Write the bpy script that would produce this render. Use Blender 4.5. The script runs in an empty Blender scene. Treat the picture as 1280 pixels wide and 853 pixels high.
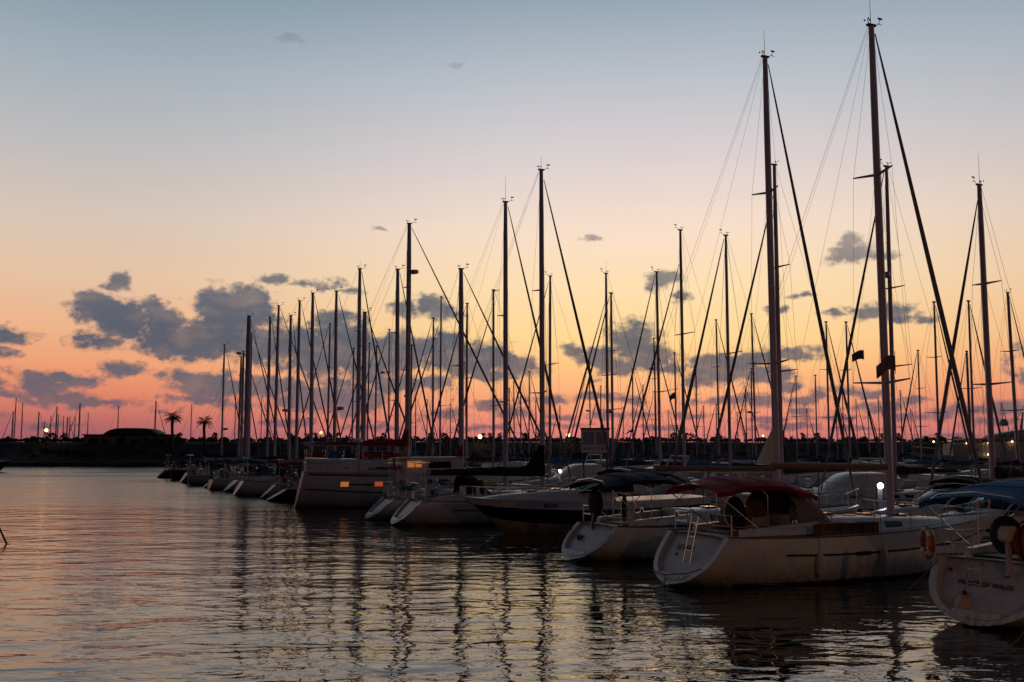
import bpy, bmesh, math, random
from math import radians as R_, sin, cos, pi, sqrt, atan2, asin
from mathutils import Vector, Matrix, Euler, noise as mnoise

sc = bpy.context.scene
C = sc.collection
rnd = random.Random(7)

# ---------------------------------------------------------------- camera
F, HZ, CH = 1244.4, 557.0, 4.1            # focal length in photo pixels, eye level, eye height
PITCH = math.atan((HZ - 426.5) / F)
cam = bpy.data.cameras.new('camera'); camo = bpy.data.objects.new('camera', cam); C.objects.link(camo)
cam.sensor_width = 36; cam.lens = 35; cam.clip_start = .1; cam.clip_end = 9000
camo.location = (0, 0, CH); camo.rotation_euler = (pi / 2 + PITCH, 0, 0)
sc.camera = camo
sc.view_settings.view_transform = 'Standard'; sc.view_settings.look = 'None'
sc.view_settings.exposure = 0; sc.view_settings.gamma = 1

def ray(px, py):
    x = (px - 640) / F; z = (426.5 - py) / F
    return Vector((x, cos(PITCH) - z * sin(PITCH), sin(PITCH) + z * cos(PITCH))).normalized()
def azel(px, py):
    d = ray(px, py); return atan2(d.x, d.y), asin(d.z)
def gx(px, Y): return (px - 640) / F * Y * cos(PITCH)
def gh(py, Y): return CH + Y * math.tan(PITCH + math.atan((426.5 - py) / F))

# ---------------------------------------------------------------- world: dusk sky
def lin(r, g, b):
    f = lambda c: ((c / 255 + .055) / 1.055) ** 2.4 if c > 10 else c / 255 / 12.92
    return (f(r), f(g), f(b), 1)
W = bpy.data.worlds.new('World'); sc.world = W; W.use_nodes = True
nt = W.node_tree; nt.nodes.clear()
def N(t, **k):
    n = nt.nodes.new(t)
    for a, v in k.items(): setattr(n, a, v)
    return n
def L(a, b): nt.links.new(a, b)
def M(op, a, b=None, clamp=False):
    n = N('ShaderNodeMath', operation=op, use_clamp=clamp)
    for i, v in enumerate((a, b)):
        if v is None: continue
        if isinstance(v, (int, float)): n.inputs[i].default_value = v
        else: L(v, n.inputs[i])
    return n.outputs[0]
def VM(op, a, b=None):
    n = N('ShaderNodeVectorMath', operation=op)
    for i, v in enumerate((a, b)):
        if v is None: continue
        if isinstance(v, (tuple, list)): n.inputs[i].default_value = v
        else: L(v, n.inputs[i])
    return n
def maprange(v, a, b, c=0., d=1., smooth=True):
    n = N('ShaderNodeMapRange', interpolation_type='SMOOTHSTEP' if smooth else 'LINEAR')
    L(v, n.inputs[0])
    for i, x in enumerate((a, b, c, d)): n.inputs[i + 1].default_value = x
    return n.outputs[0]
def ramp(v, stops):
    n = N('ShaderNodeValToRGB'); cr = n.color_ramp
    while len(cr.elements) < len(stops): cr.elements.new(.5)
    for e, (p, c) in zip(cr.elements, stops): e.position = p; e.color = c
    L(v, n.inputs[0]); return n.outputs[0]
def mix(f, a, b):
    n = N('ShaderNodeMix', data_type='RGBA')
    if isinstance(f, float): n.inputs[0].default_value = f
    else: L(f, n.inputs[0])
    for i, v in ((6, a), (7, b)):
        if isinstance(v, tuple): n.inputs[i].default_value = v
        else: L(v, n.inputs[i])
    return n.outputs[2]
tc = N('ShaderNodeTexCoord'); sx = N('ShaderNodeSeparateXYZ'); L(tc.outputs['Generated'], sx.inputs[0])
AZ = M('ARCTAN2', sx.outputs[0], sx.outputs[1]); EL = M('ARCSINE', sx.outputs[2])
T = M('DIVIDE', EL, 1.0, clamp=True)       # elevation in radians 0..1
def stops(lst, tail):
    o = [(max(0., azel(640, y)[1]), lin(*c)) for y, c in lst] + [(p, lin(*c)) for p, c in tail]
    return sorted(o, key=lambda s: s[0])
center = ramp(T, stops([(556, (200, 116, 120)), (530, (230, 136, 118)), (500, (245, 164, 120)), (465, (252, 192, 130)), (425, (254, 214, 148)),
                        (360, (252, 222, 176)), (290, (247, 222, 201)), (210, (222, 210, 209)), (110, (190, 194, 202)), (0, (148, 166, 180))],
                       [(.56, (84, 103, 117)), (.8, (38, 48, 60)), (.999, (26, 32, 44))]))
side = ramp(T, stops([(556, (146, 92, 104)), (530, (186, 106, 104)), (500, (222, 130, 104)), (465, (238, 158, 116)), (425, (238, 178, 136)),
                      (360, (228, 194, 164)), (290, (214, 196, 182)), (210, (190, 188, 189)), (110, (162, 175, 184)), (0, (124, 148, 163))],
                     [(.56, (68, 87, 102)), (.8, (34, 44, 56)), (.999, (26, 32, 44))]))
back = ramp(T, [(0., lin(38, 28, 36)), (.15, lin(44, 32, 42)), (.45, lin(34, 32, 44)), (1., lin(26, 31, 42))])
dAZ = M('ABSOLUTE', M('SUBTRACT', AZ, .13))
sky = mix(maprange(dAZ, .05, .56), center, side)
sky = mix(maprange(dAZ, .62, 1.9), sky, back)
# clouds, given as puffs in azimuth / elevation, roughened by noise
comb = N('ShaderNodeCombineXYZ'); L(AZ, comb.inputs[0]); L(EL, comb.inputs[1])
def noise(scale, detail, rough=.55, off=(0, 0, 0), sq=1.6):
    m = N('ShaderNodeMapping'); L(comb.outputs[0], m.inputs[0]); m.inputs['Location'].default_value = off
    m.inputs['Scale'].default_value = (1, sq, 1)
    n = N('ShaderNodeTexNoise'); L(m.outputs[0], n.inputs['Vector'])
    n.inputs['Scale'].default_value = scale; n.inputs['Detail'].default_value = detail; n.inputs['Roughness'].default_value = rough
    return n
warp = VM('MULTIPLY', VM('SUBTRACT', noise(34, 3).outputs['Color'], (.5, .5, .5)).outputs[0], (.022, .014, 0))
P = VM('ADD', comb.outputs[0], warp.outputs[0]).outputs[0]
puffs = [(122,386,32,22),(158,402,42,26),(202,408,36,24),(222,428,58,22),(245,432,50,20),(192,384,20,14),(281,390,44,34),(312,392,36,32),(276,418,50,28),(325,428,62,28),
 (372,432,55,26),(262,372,18,14),(322,372,20,12),(152,350,13,12),(137,358,12,6),(124,430,34,9),(102,421,18,6),(68,492,6,3),(398,445,55,30),(428,428,42,34),(420,400,34,14),(450,452,40,26),
 (342,350,22,6),(374,356,18,5),(410,358,20,8),(434,364,22,5),(8,422,30,10),(2,438,22,9),(52,484,30,12),(78,472,22,8),(98,478,26,9),(64,500,34,9),(92,500,32,11),(128,504,42,8),(46,474,22,9),
 (152,461,36,9),(4,492,18,6),(200,470,14,4),(238,474,34,12),(262,482,50,17),(300,484,40,15),(255,500,44,8),(340,482,40,14),(385,500,44,20),(440,500,44,22),(420,478,30,10),(470,470,30,12),
 (196,512,12,4),(228,510,6,3),(300,508,30,6),
 (508,386,24,13),(536,380,26,15),(556,392,22,12),(498,440,60,26),(556,438,30,26),(575,452,40,20),(610,446,34,22),(646,458,40,14),(620,470,40,9),(540,478,26,10),(500,480,40,14),
 (556,518,34,9),(612,508,30,9),(640,516,30,8),(690,498,30,7),(722,438,22,10),(748,446,26,16),(792,428,34,26),(812,444,40,22),(770,456,36,14),(842,462,20,10),(740,474,14,4),
 (700,522,26,5),(748,496,36,7),(780,500,26,6),(756,520,34,8),(800,516,30,7),
 (824,352,20,14),(840,348,14,8),(852,372,14,8),(900,462,44,20),(924,452,30,15),(880,470,30,14),(950,446,34,12),(992,442,32,10),(962,470,34,14),(985,482,20,8),(945,500,40,10),
 (1000,500,26,9),(1022,494,20,9),(1004,516,20,5),(1068,314,30,14),(1062,303,18,12),(1044,322,22,7),(1092,320,26,6),(1092,390,30,11),(1110,388,30,12),(1124,398,26,7),(1070,388,18,6),(1156,402,13,5),
 (1008,368,20,4),(1046,392,18,4),(972,388,18,5),(1064,488,26,7),(1086,492,20,6),(1104,508,32,8),(1136,520,34,7),(1180,518,30,7),(1214,514,40,9),(1262,510,34,11),(1240,530,30,6),(1140,500,20,5),(1190,546,36,4),
 (360,530,40,5),(470,534,46,5),(600,536,40,4),(690,532,50,4),(820,536,40,4),(980,534,50,5),(1080,536,40,4),(430,515,40,6),(960,524,44,5),(1050,522,36,5),(60,532,40,4),(866,520,24,5),(900,500,26,6),(868,500,18,5),(364,48,14,5),(568,80,12,4),(474,286,12,2),(742,300,14,3),(960,384,10,3),(1296,470,30,10),(-40,520,40,8),(-60,470,60,20),(1340,440,60,18),(1420,480,70,20),(-140,430,70,24)]
fld = None
for (px, py, rx, ry) in puffs:
    a, e = azel(px, py)
    v = VM('MULTIPLY', VM('SUBTRACT', P, (a, e, 0)).outputs[0], (F / (rx * 1.08), F / (ry * 1.08), 0)).outputs[0]
    d = M('SUBTRACT', 1., VM('LENGTH', v).outputs['Value'])
    d = M('MULTIPLY', d, min(1., .35 + ry / 30.))
    fld = d if fld is None else M('SMOOTH_MAX', fld, d)
    if fld is not d: fld.node.inputs[2].default_value = .05
n2 = M('MULTIPLY', M('SUBTRACT', noise(170, 4, .6, (1, 5, 0), 1.2).outputs['Fac'], .49), .58)
n1 = M('MULTIPLY', M('SUBTRACT', noise(58, 6, .52, (3, 1, 0), 1.3).outputs['Fac'], .475), 1.3)
den = maprange(M('ADD', M('ADD', fld, n1), n2), -.07, .44)
thin = maprange(EL, .10, .36, .96, .28)
den = M('MULTIPLY', den, thin.node.outputs[0])
shade = noise(30, 5, .6, (7, 2, 0), 2.).outputs['Fac']
ccol = ramp(T, stops([(556, (134, 88, 100)), (520, (120, 97, 106)), (480, (98, 98, 110)), (430, (74, 88, 106)), (370, (76, 91, 110)), (300, (112, 112, 120))], [(1., (90, 100, 110))]))
ccol = mix(maprange(shade, .42, .72, 0., .55), ccol, mix(.26, ccol, sky))
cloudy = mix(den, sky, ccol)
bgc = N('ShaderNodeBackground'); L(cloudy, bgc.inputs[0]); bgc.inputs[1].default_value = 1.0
nis = N('ShaderNodeTexSky', sky_type='NISHITA'); nis.sun_disc = False
nis.sun_elevation = R_(1.0); nis.sun_rotation = R_(7.5); nis.air_density = 1.; nis.dust_density = 2.
bgn = N('ShaderNodeBackground'); L(nis.outputs[0], bgn.inputs[0]); bgn.inputs[1].default_value = .003
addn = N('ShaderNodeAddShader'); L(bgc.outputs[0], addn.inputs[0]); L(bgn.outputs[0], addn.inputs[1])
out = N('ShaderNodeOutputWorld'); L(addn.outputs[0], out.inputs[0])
W.cycles.sampling_method = 'MANUAL'; W.cycles.sample_map_resolution = 1024

# sun: just down behind the boats, only a breath of afterglow is left
sl = bpy.data.lights.new('sun', 'SUN'); sl.energy = .06; sl.angle = R_(12); sl.color = (1, .62, .4)
so = bpy.data.objects.new('sun', sl); C.objects.link(so)
so.rotation_euler = Vector((-sin(R_(7.5)) , -cos(R_(7.5)), -sin(R_(1.0)))).to_track_quat('-Z', 'Y').to_euler()

# ---------------------------------------------------------------- materials
def mat(name, rgb, rough=.5, metal=0., var=.12, scale=6., bump=0., bscale=40., spec=.5, emit=None, es=0.):
    m = bpy.data.materials.new(name); m.use_nodes = True
    t = m.node_tree; b = t.nodes['Principled BSDF']
    b.inputs['Roughness'].default_value = rough; b.inputs['Metallic'].default_value = metal
    b.inputs['Specular IOR Level'].default_value = spec
    co = t.nodes.new('ShaderNodeTexCoord')
    n = t.nodes.new('ShaderNodeTexNoise'); n.inputs['Scale'].default_value = scale; n.inputs['Detail'].default_value = 5
    t.links.new(co.outputs['Object'], n.inputs['Vector'])
    r = t.nodes.new('ShaderNodeValToRGB')
    r.color_ramp.elements[0].position = .3; r.color_ramp.elements[1].position = .7
    r.color_ramp.elements[0].color = tuple(c * (1 - var) for c in rgb) + (1,)
    r.color_ramp.elements[1].color = tuple(min(1, c * (1 + var)) for c in rgb) + (1,)
    t.links.new(n.outputs['Fac'], r.inputs[0]); t.links.new(r.outputs[0], b.inputs['Base Color'])
    if bump:
        n2 = t.nodes.new('ShaderNodeTexNoise'); n2.inputs['Scale'].default_value = bscale; n2.inputs['Detail'].default_value = 4
        t.links.new(co.outputs['Object'], n2.inputs['Vector'])
        bp = t.nodes.new('ShaderNodeBump'); bp.inputs['Strength'].default_value = bump; bp.inputs['Distance'].default_value = .03
        t.links.new(n2.outputs['Fac'], bp.inputs['Height']); t.links.new(bp.outputs[0], b.inputs['Normal'])
    if emit:
        b.inputs['Emission Color'].default_value = emit + (1,); b.inputs['Emission Strength'].default_value = es
    return m
MT = dict(
    white=mat('white gelcoat', (.72, .72, .70), .28, var=.05, scale=1.5),
    tan=mat('tan gelcoat', (.48, .35, .22), .35, var=.08, scale=1.5),
    panel=mat('panel gelcoat', (.50, .48, .49), .4, var=.12, scale=3),  # greyer gelcoat, sets the recessed transom panel off from its rim
    cream=mat('cream gelcoat', (.66, .60, .50), .3, var=.06, scale=1.5),
    grey=mat('grey gelcoat', (.58, .57, .56), .35, var=.06),
    deck=mat('nonslip deck', (.56, .56, .55), .7, var=.1, scale=9, bump=.2),
    navy=mat('navy paint', (.012, .016, .04), .25, var=.2),
    black=mat('black paint', (.012, .012, .013), .4, var=.2),
    redpaint=mat('antifouling red', (.12, .02, .015), .6, var=.25),
    glass=mat('smoked acrylic', (.012, .013, .016), .06, var=.1),
    alu=mat('anodised aluminium', (.50, .44, .54), .45, .15, var=.08, scale=2),
    wire=mat('rigging wire', (.16, .16, .17), .4, .6, var=.1),
    steel=mat('stainless steel', (.55, .55, .56), .2, 1., var=.05),
    maroon=mat('maroon canvas', (.30, .022, .055), .85, var=.22, scale=5, bump=.5, bscale=12),
    red=mat('red canvas', (.28, .018, .022), .85, var=.22, scale=5, bump=.5, bscale=12),
    navyc=mat('navy canvas', (.012, .018, .055), .85, var=.25, scale=5, bump=.5, bscale=12),
    bluec=mat('blue canvas', (.028, .15, .36), .85, var=.2, scale=5, bump=.5, bscale=10),
    teal=mat('teal canvas', (.01, .10, .12), .85, var=.2, scale=5, bump=.5, bscale=10),
    blackc=mat('black canvas', (.012, .012, .014), .9, var=.25, scale=5, bump=.5, bscale=12),
    greyc=mat('grey canvas', (.14, .14, .15), .9, var=.2, scale=5, bump=.4, bscale=12),
    sailc=mat('furled sailcloth', (.20, .19, .22), .85, var=.2, scale=3, bump=.4, bscale=14),
    tanc=mat('tan canvas', (.20, .15, .11), .9, var=.15, scale=5, bump=.4),
    sail=mat('sailcloth', (.62, .57, .48), .85, var=.08, scale=3, bump=.3, bscale=8),
    teak=mat('teak', (.22, .11, .05), .6, var=.3, scale=14, bump=.3),
    wood=mat('weathered plank', (.12, .075, .05), .8, var=.3, scale=10, bump=.4),
    orange=mat('orange foam', (.60, .16, .06), .6, var=.1),
    orangec=mat('orange canvas', (.42, .08, .03), .8, var=.15, bump=.4, bscale=12),
    yellow=mat('yellow plastic', (.55, .36, .04), .45, var=.1),
    fender=mat('fender vinyl', (.60, .54, .42), .45, var=.12),
    buoyp=mat('buoy vinyl', (.62, .42, .32), .45, var=.12),
    rope=mat('rope', (.16, .13, .10), .9, var=.3, scale=40),
    rubber=mat('rubber', (.02, .02, .02), .7, var=.2),
    bluep=mat('blue plastic', (.03, .14, .32), .45, var=.15),
    flag=mat('flag cloth', (.20, .16, .15), .9, var=.3, scale=4),
    concrete=mat('concrete', (.24, .23, .21), .85, var=.25, scale=1.2, bump=.4, bscale=20),
    rock=mat('quay rubble', (.065, .06, .05), .9, var=.5, scale=.6, bump=.8, bscale=3),
    leaf=mat('shrub leaves', (.05, .065, .03), .8, var=.5, scale=.8),
    palm=mat('palm fronds', (.06, .07, .035), .7, var=.4, scale=2),
    trunk=mat('palm trunk', (.14, .11, .08), .9, var=.4, scale=3, bump=.6),
    plaster=mat('ochre plaster', (.48, .38, .22), .85, var=.2, scale=.7),
    roof=mat('dark roof', (.07, .06, .065), .7, var=.25, scale=1),
    sign=mat('sign board', (.75, .75, .80), .6, var=.08),
    signdark=mat('sign print', (.36, .36, .44), .6, var=.3, scale=3),
    lettering=mat('dark lettering', (.06, .055, .065), .5, var=.1),
    redletter=mat('dark red lettering', (.10, .02, .02), .5, var=.1),
    lampw=mat('white lamp', (.8, .8, .8), .4, emit=(.80, .78, 1.), es=9.),
    lamps=mat('warm street lamp', (.8, .7, .5), .4, emit=(1., .66, .28), es=5.),
    lampo=mat('orange lamp', (.8, .5, .3), .4, emit=(1., .42, .12), es=3.),
    lit=mat('lit window orange', (.4, .2, .1), .4, var=.4, scale=5, emit=(1., .30, .06), es=.40),
    litred=mat('lit window red', (.4, .1, .1), .4, var=.4, scale=5, emit=(1., .16, .05), es=.32),
    lity=mat('lit window yellow', (.4, .3, .1), .4, var=.4, scale=3, emit=(1., .45, .16), es=.5),
)

# ---------------------------------------------------------------- mesh helpers
def scum(name):
    m = MT[name]; t = m.node_tree; b = t.nodes['Principled BSDF']; lk = b.inputs['Base Color'].links[0]; src = lk.from_socket
    co = t.nodes.new('ShaderNodeTexCoord'); sp = t.nodes.new('ShaderNodeSeparateXYZ'); t.links.new(co.outputs['Object'], sp.inputs[0])
    mp = t.nodes.new('ShaderNodeMapping'); mp.inputs['Scale'].default_value = (5, 5, .7); t.links.new(co.outputs['Object'], mp.inputs[0])
    n = t.nodes.new('ShaderNodeTexNoise'); n.inputs['Scale'].default_value = 1.4; n.inputs['Detail'].default_value = 6; t.links.new(mp.outputs[0], n.inputs['Vector'])
    r = t.nodes.new('ShaderNodeMapRange'); t.links.new(n.outputs['Fac'], r.inputs[0])
    for i, v in enumerate((.38, .68, .02, .75)): r.inputs[i + 1].default_value = v
    d = t.nodes.new('ShaderNodeMath'); d.operation = 'LESS_THAN'; 
    g = t.nodes.new('ShaderNodeMapRange'); t.links.new(sp.outputs[2], g.inputs[0]); 
    for i, v in enumerate((.08, .55, 1., .12)): g.inputs[i + 1].default_value = v
    k = t.nodes.new('ShaderNodeMath'); k.operation = 'MULTIPLY'; t.links.new(r.outputs[0], k.inputs[0]); t.links.new(g.outputs[0], k.inputs[1])
    x = t.nodes.new('ShaderNodeMix'); x.data_type = 'RGBA'; t.links.new(k.outputs[0], x.inputs[0]); t.links.new(src, x.inputs[6]); x.inputs[7].default_value = (.16, .12, .07, 1)
    t.links.new(x.outputs[2], b.inputs['Base Color']); t.nodes.remove(d)
for _n in ('white', 'cream', 'grey', 'tan'): scum(_n)

class MB:
    def __init__(s): s.v = []; s.f = []
    def add(s, vs, fs):
        o = len(s.v); s.v += [tuple(v) for v in vs]; s.f += [tuple(i + o for i in f) for f in fs]; return s
    def box(s, c, d, rz=0., ry=0., taper=1.):
        x, y, z = d[0] / 2, d[1] / 2, d[2] / 2
        vs = [Vector((sx_ * x * (taper if sz > 0 else 1), sy * y * (taper if sz > 0 else 1), sz * z)) for sz in (-1, 1) for sy in (-1, 1) for sx_ in (-1, 1)]
        m = Euler((0, ry, rz)).to_matrix(); c = Vector(c)
        return s.add([m @ v + c for v in vs], [(0, 2, 3, 1), (4, 5, 7, 6), (0, 1, 5, 4), (2, 6, 7, 3), (0, 4, 6, 2), (1, 3, 7, 5)])
    def loft(s, rings, closed=True, caps=True):
        n = len(rings[0]); vs = [p for r in rings for p in r]; fs = []
        for i in range(len(rings) - 1):
            for j in range(n if closed else n - 1):
                k = (j + 1) % n
                fs.append((i * n + j, i * n + k, (i + 1) * n + k, (i + 1) * n + j))
        if caps and closed:
            fs.append(tuple(range(n - 1, -1, -1))); fs.append(tuple((len(rings) - 1) * n + j for j in range(n)))
        return s.add(vs, fs)
    def tube(s, pts, r, n=6, r2=None, squash=1.):
        pts = [Vector(p) for p in pts]; m = len(pts); rings = []; up = None
        for i, p in enumerate(pts):
            t = (pts[min(i + 1, m - 1)] - pts[max(i - 1, 0)]).normalized()
            if up is None:
                up = Vector((0, 0, 1)) if abs(t.z) < .9 else Vector((1, 0, 0))
            a = t.cross(up).normalized(); b = a.cross(t).normalized(); up = b
            rr = r[i] if isinstance(r, (list, tuple)) else (r if r2 is None else r + (r2 - r) * i / (m - 1))
            rings.append([p + a * cos(2 * pi * j / n) * rr * squash + b * sin(2 * pi * j / n) * rr for j in range(n)])
        return s.loft(rings)
    def lathe(s, prof, c=(0, 0, 0), n=14):
        rings = [[(c[0] + r * cos(2 * pi * j / n), c[1] + r * sin(2 * pi * j / n), c[2] + z) for j in range(n)] for r, z in prof]
        return s.loft(rings)
    def sphere(s, c, r, n=10, sq=1.):
        return s.lathe([(max(.001, r * sin(pi * i / n)), -r * sq * cos(pi * i / n)) for i in range(n + 1)], c, n + 4)
    def torus(s, c, R, r, ax='x', n=20, m=8, a0=0., a1=2 * pi):
        full = abs(a1 - a0 - 2 * pi) < 1e-6; pts = []
        k = n if full else n + 1; rings = []
        for i in range(k):
            a = a0 + (a1 - a0) * i / n; ring = []
            for j in range(m):
                b = 2 * pi * j / m; q = R + r * cos(b); w = r * sin(b)
                if ax == 'x': ring.append((c[0] + w, c[1] + q * cos(a), c[2] + q * sin(a)))
                elif ax == 'y': ring.append((c[0] + q * cos(a), c[1] + w, c[2] + q * sin(a)))
                else: ring.append((c[0] + q * cos(a), c[1] + q * sin(a), c[2] + w))
            rings.append(ring)
        if full: rings.append(rings[0])
        return s.loft(rings, caps=not full)
    def build(s, name, m, parent=None, smooth=False, sharp=40):
        me = bpy.data.meshes.new(name); me.from_pydata(s.v, [], s.f); me.update()
        bm = bmesh.new(); bm.from_mesh(me)
        bmesh.ops.remove_doubles(bm, verts=bm.verts, dist=1e-5)
        bmesh.ops.recalc_face_normals(bm, faces=bm.faces); bm.to_mesh(me); bm.free()
        if smooth:
            for p in me.polygons: p.use_smooth = True
            try: me.set_sharp_from_angle(angle=R_(sharp))
            except Exception: pass
        me.materials.append(MT[m] if isinstance(m, str) else m)
        o = bpy.data.objects.new(name, me); C.objects.link(o)
        if parent: o.parent = parent
        return o
def tag(o, label=None, cat=None, group=None, kind=None):
    if label: o['label'] = label
    if cat: o['category'] = cat
    if group: o['group'] = group
    if kind: o['kind'] = kind
    return o
def thing(name, label, cat, loc=(0, 0, 0), rz=0., group=None):
    o = bpy.data.objects.new(name, None); C.objects.link(o); o.empty_display_size = .3
    o.location = loc; o.rotation_euler = (0, 0, rz); return tag(o, label, cat, group)
def text_mesh(body, size, name, m, parent, frame, bold=.0):
    cu = bpy.data.curves.new(name, 'FONT'); cu.body = body; cu.size = size; cu.extrude = .004; cu.offset = bold; cu.align_x = 'CENTER'
    to = bpy.data.objects.new('tmp', cu); C.objects.link(to)
    bpy.context.view_layer.update()
    me = bpy.data.meshes.new_from_object(to.evaluated_get(bpy.context.evaluated_depsgraph_get()))
    bpy.data.objects.remove(to); bpy.data.curves.remove(cu)
    me.transform(frame); me.name = name; me.materials.clear(); me.materials.append(MT[m])
    o = bpy.data.objects.new(name, me); C.objects.link(o); o.parent = parent; return o
def lerp(a, b, t): return a + (b - a) * t
def interp(tab, t):
    for (a, x), (b, y) in zip(tab, tab[1:]):
        if t <= b: return lerp(x, y, (t - a) / (b - a) if b > a else 0)
    return tab[-1][1]

# ---------------------------------------------------------------- setting: water, breakwater, piers
def water():
    m = bpy.data.materials.new('harbour water'); m.use_nodes = True
    t = m.node_tree; b = t.nodes['Principled BSDF']
    b.inputs['Base Color'].default_value = (.010, .014, .015, 1); b.inputs['Roughness'].default_value = .035; b.inputs['IOR'].default_value = 1.48
    co = t.nodes.new('ShaderNodeTexCoord')
    def nz(sc_, det, rough, strength, dist, prev, stretch=1.0, dis=0.):
        mp = t.nodes.new('ShaderNodeMapping'); mp.inputs['Scale'].default_value = (1 / stretch, 1, 1); mp.inputs['Rotation'].default_value = (0, 0, R_(9))
        t.links.new(co.outputs['Object'], mp.inputs[0])
        n = t.nodes.new('ShaderNodeTexNoise'); n.inputs['Scale'].default_value = sc_; n.inputs['Detail'].default_value = det
        n.inputs['Roughness'].default_value = rough; n.inputs['Distortion'].default_value = dis
        t.links.new(mp.outputs[0], n.inputs['Vector'])
        bp = t.nodes.new('ShaderNodeBump'); bp.inputs['Strength'].default_value = strength; bp.inputs['Distance'].default_value = dist
        t.links.new(n.outputs['Fac'], bp.inputs['Height'])
        if prev: t.links.new(prev, bp.inputs['Normal'])
        return bp.outputs[0]
    a = nz(.40, 2., .5, 1., .10, None, 1.8)
    a = nz(1.55, 2.5, .5, 1., .042, a, 2.0, .5)
    a = nz(6., 2., .5, 1., .0035, a, 1.6, .3)
    t.links.new(a, b.inputs['Normal'])
    sp_ = t.nodes.new('ShaderNodeSeparateXYZ'); t.links.new(co.outputs['Object'], sp_.inputs[0])
    mr = t.nodes.new('ShaderNodeMapRange'); t.links.new(sp_.outputs[1], mr.inputs[0])
    for i, v in enumerate((24, 110, .03, .25)): mr.inputs[i + 1].default_value = v
    pn = t.nodes.new('ShaderNodeTexNoise'); pn.inputs['Scale'].default_value = 1.; pn.inputs['Detail'].default_value = 2
    pm = t.nodes.new('ShaderNodeMapping'); pm.inputs['Scale'].default_value = (.012, .05, 1); t.links.new(co.outputs['Object'], pm.inputs[0]); t.links.new(pm.outputs[0], pn.inputs['Vector'])
    ml = t.nodes.new('ShaderNodeMath'); ml.operation = 'MULTIPLY'; t.links.new(mr.outputs[0], ml.inputs[0])
    m2 = t.nodes.new('ShaderNodeMapRange'); t.links.new(pn.outputs['Fac'], m2.inputs[0])
    for i, v in enumerate((.35, .65, .6, 1.5)): m2.inputs[i + 1].default_value = v
    t.links.new(m2.outputs[0], ml.inputs[1]); t.links.new(ml.outputs[0], b.inputs['Roughness'])
    s = MB(); xs = [-4000, -600, -200, -60, 0, 60, 200, 600, 4000]; ys = [-300, 0, 40, 100, 200, 400, 1200, 5000]
    vs = [(x, y, 0) for y in ys for x in xs]; n = len(xs)
    s.add(vs, [(j * n + i, j * n + i + 1, (j + 1) * n + i + 1, (j + 1) * n + i) for j in range(len(ys) - 1) for i in range(n - 1)])
    tag(s.build('water', m), kind='structure')
water()

def breakwater():
    s = MB(); xs = [-420 + 3.0 * i for i in range(281)]
    prof = [(195, -1), (195.2, .7), (196.8, 1.0), (199, 1.8), (202, 2.9), (205, 4.4), (208, 4.85), (214, 4.85), (222, 3.6), (232, 1.4), (236, -1)]
    rings = []
    for x in xs:
        r = []
        for i, (y, z) in enumerate(prof):
            j = mnoise.noise(Vector((x * .23, y * .3, 0))) * .5 + mnoise.noise(Vector((x * .8, y * .9, 4))) * .35
            r.append((x, y + (j if i else 0), z + (j * .7 if 2 <= i <= 9 else 0)))
        rings.append(r)
    s.loft(rings, closed=False)
    tag(s.build('breakwater', 'rock'), kind='structure')
    q = MB(); r2 = random.Random(3)
    def clump(x, y, z, rad, k):
        for _ in range(k):
            a = r2.random() * 2 * pi; e = asin(r2.uniform(-.3, 1)); d = rad * r2.uniform(.45, 1.)
            c = Vector((x + d * cos(a) * cos(e), y + d * sin(a) * cos(e), z + d * sin(e) * .9))
            u_ = Vector((r2.gauss(0, 1), r2.gauss(0, 1), r2.gauss(0, 1))).normalized(); w = u_.orthogonal().normalized(); l = rad * r2.uniform(.25, .5)
            q.add([c - u_ * l, c + w * l * .6, c + u_ * l, c - w * l * .6], [(0, 1, 2, 3)])
    x = -330
    while x < 330:
        big = r2.random() ** 3
        rad = .42 + .62 * big
        clump(x, r2.uniform(205, 212), 5.0 + rad * .1, rad, 46)
        if r2.random() < .55: clump(x + r2.uniform(-1, 1), r2.uniform(198, 204), 2.2 + r2.uniform(-.3, .6), r2.uniform(.4, 1.0), 40)
        if r2.random() < .05:     # a taller shaggy bush
            for k in range(3): clump(x + r2.uniform(-.3, .3), 209, 5.4 + k * .45, .55, 34)
        x += r2.uniform(.22, .6)
    tag(q.build('shrubs', 'leaf'), 'low bushy shrubs crowded along the top of the far breakwater', 'shrubs', kind='stuff')
breakwater()

U = Vector((-.455, .89)); U.normalize(); NV = Vector((U.y, -U.x)); HEAD = atan2(NV.y, NV.x)
O = Vector((5.03, 29.8))                     # stern of the yacht with the maroon bimini
def sn(s, n): return O + U * s + NV * n
def pier(n0, s0, s1, w=2.0):
    m = MB(); a = [sn(s0, n0 - w / 2), sn(s0, n0 + w / 2), sn(s1, n0 + w / 2), sn(s1, n0 - w / 2)]
    m.add([(p.x, p.y, z) for z in (.35, .72) for p in a], [(3, 2, 1, 0), (4, 5, 6, 7), (0, 1, 5, 4), (1, 2, 6, 5), (2, 3, 7, 6), (3, 0, 4, 7)])
    k = s0 + 1
    while k < s1:
        for d in (-.6, .6):
            p = sn(k, n0 + d * w / 2); m.tube([(p.x, p.y, -2), (p.x, p.y, .34)], .16, 8)
        k += 8
    tag(m.build('pier', 'concrete'), kind='structure')
pier(15.5, -30, 150); pier(63.5, -22, 150); pier(110, -20, 100)
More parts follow.
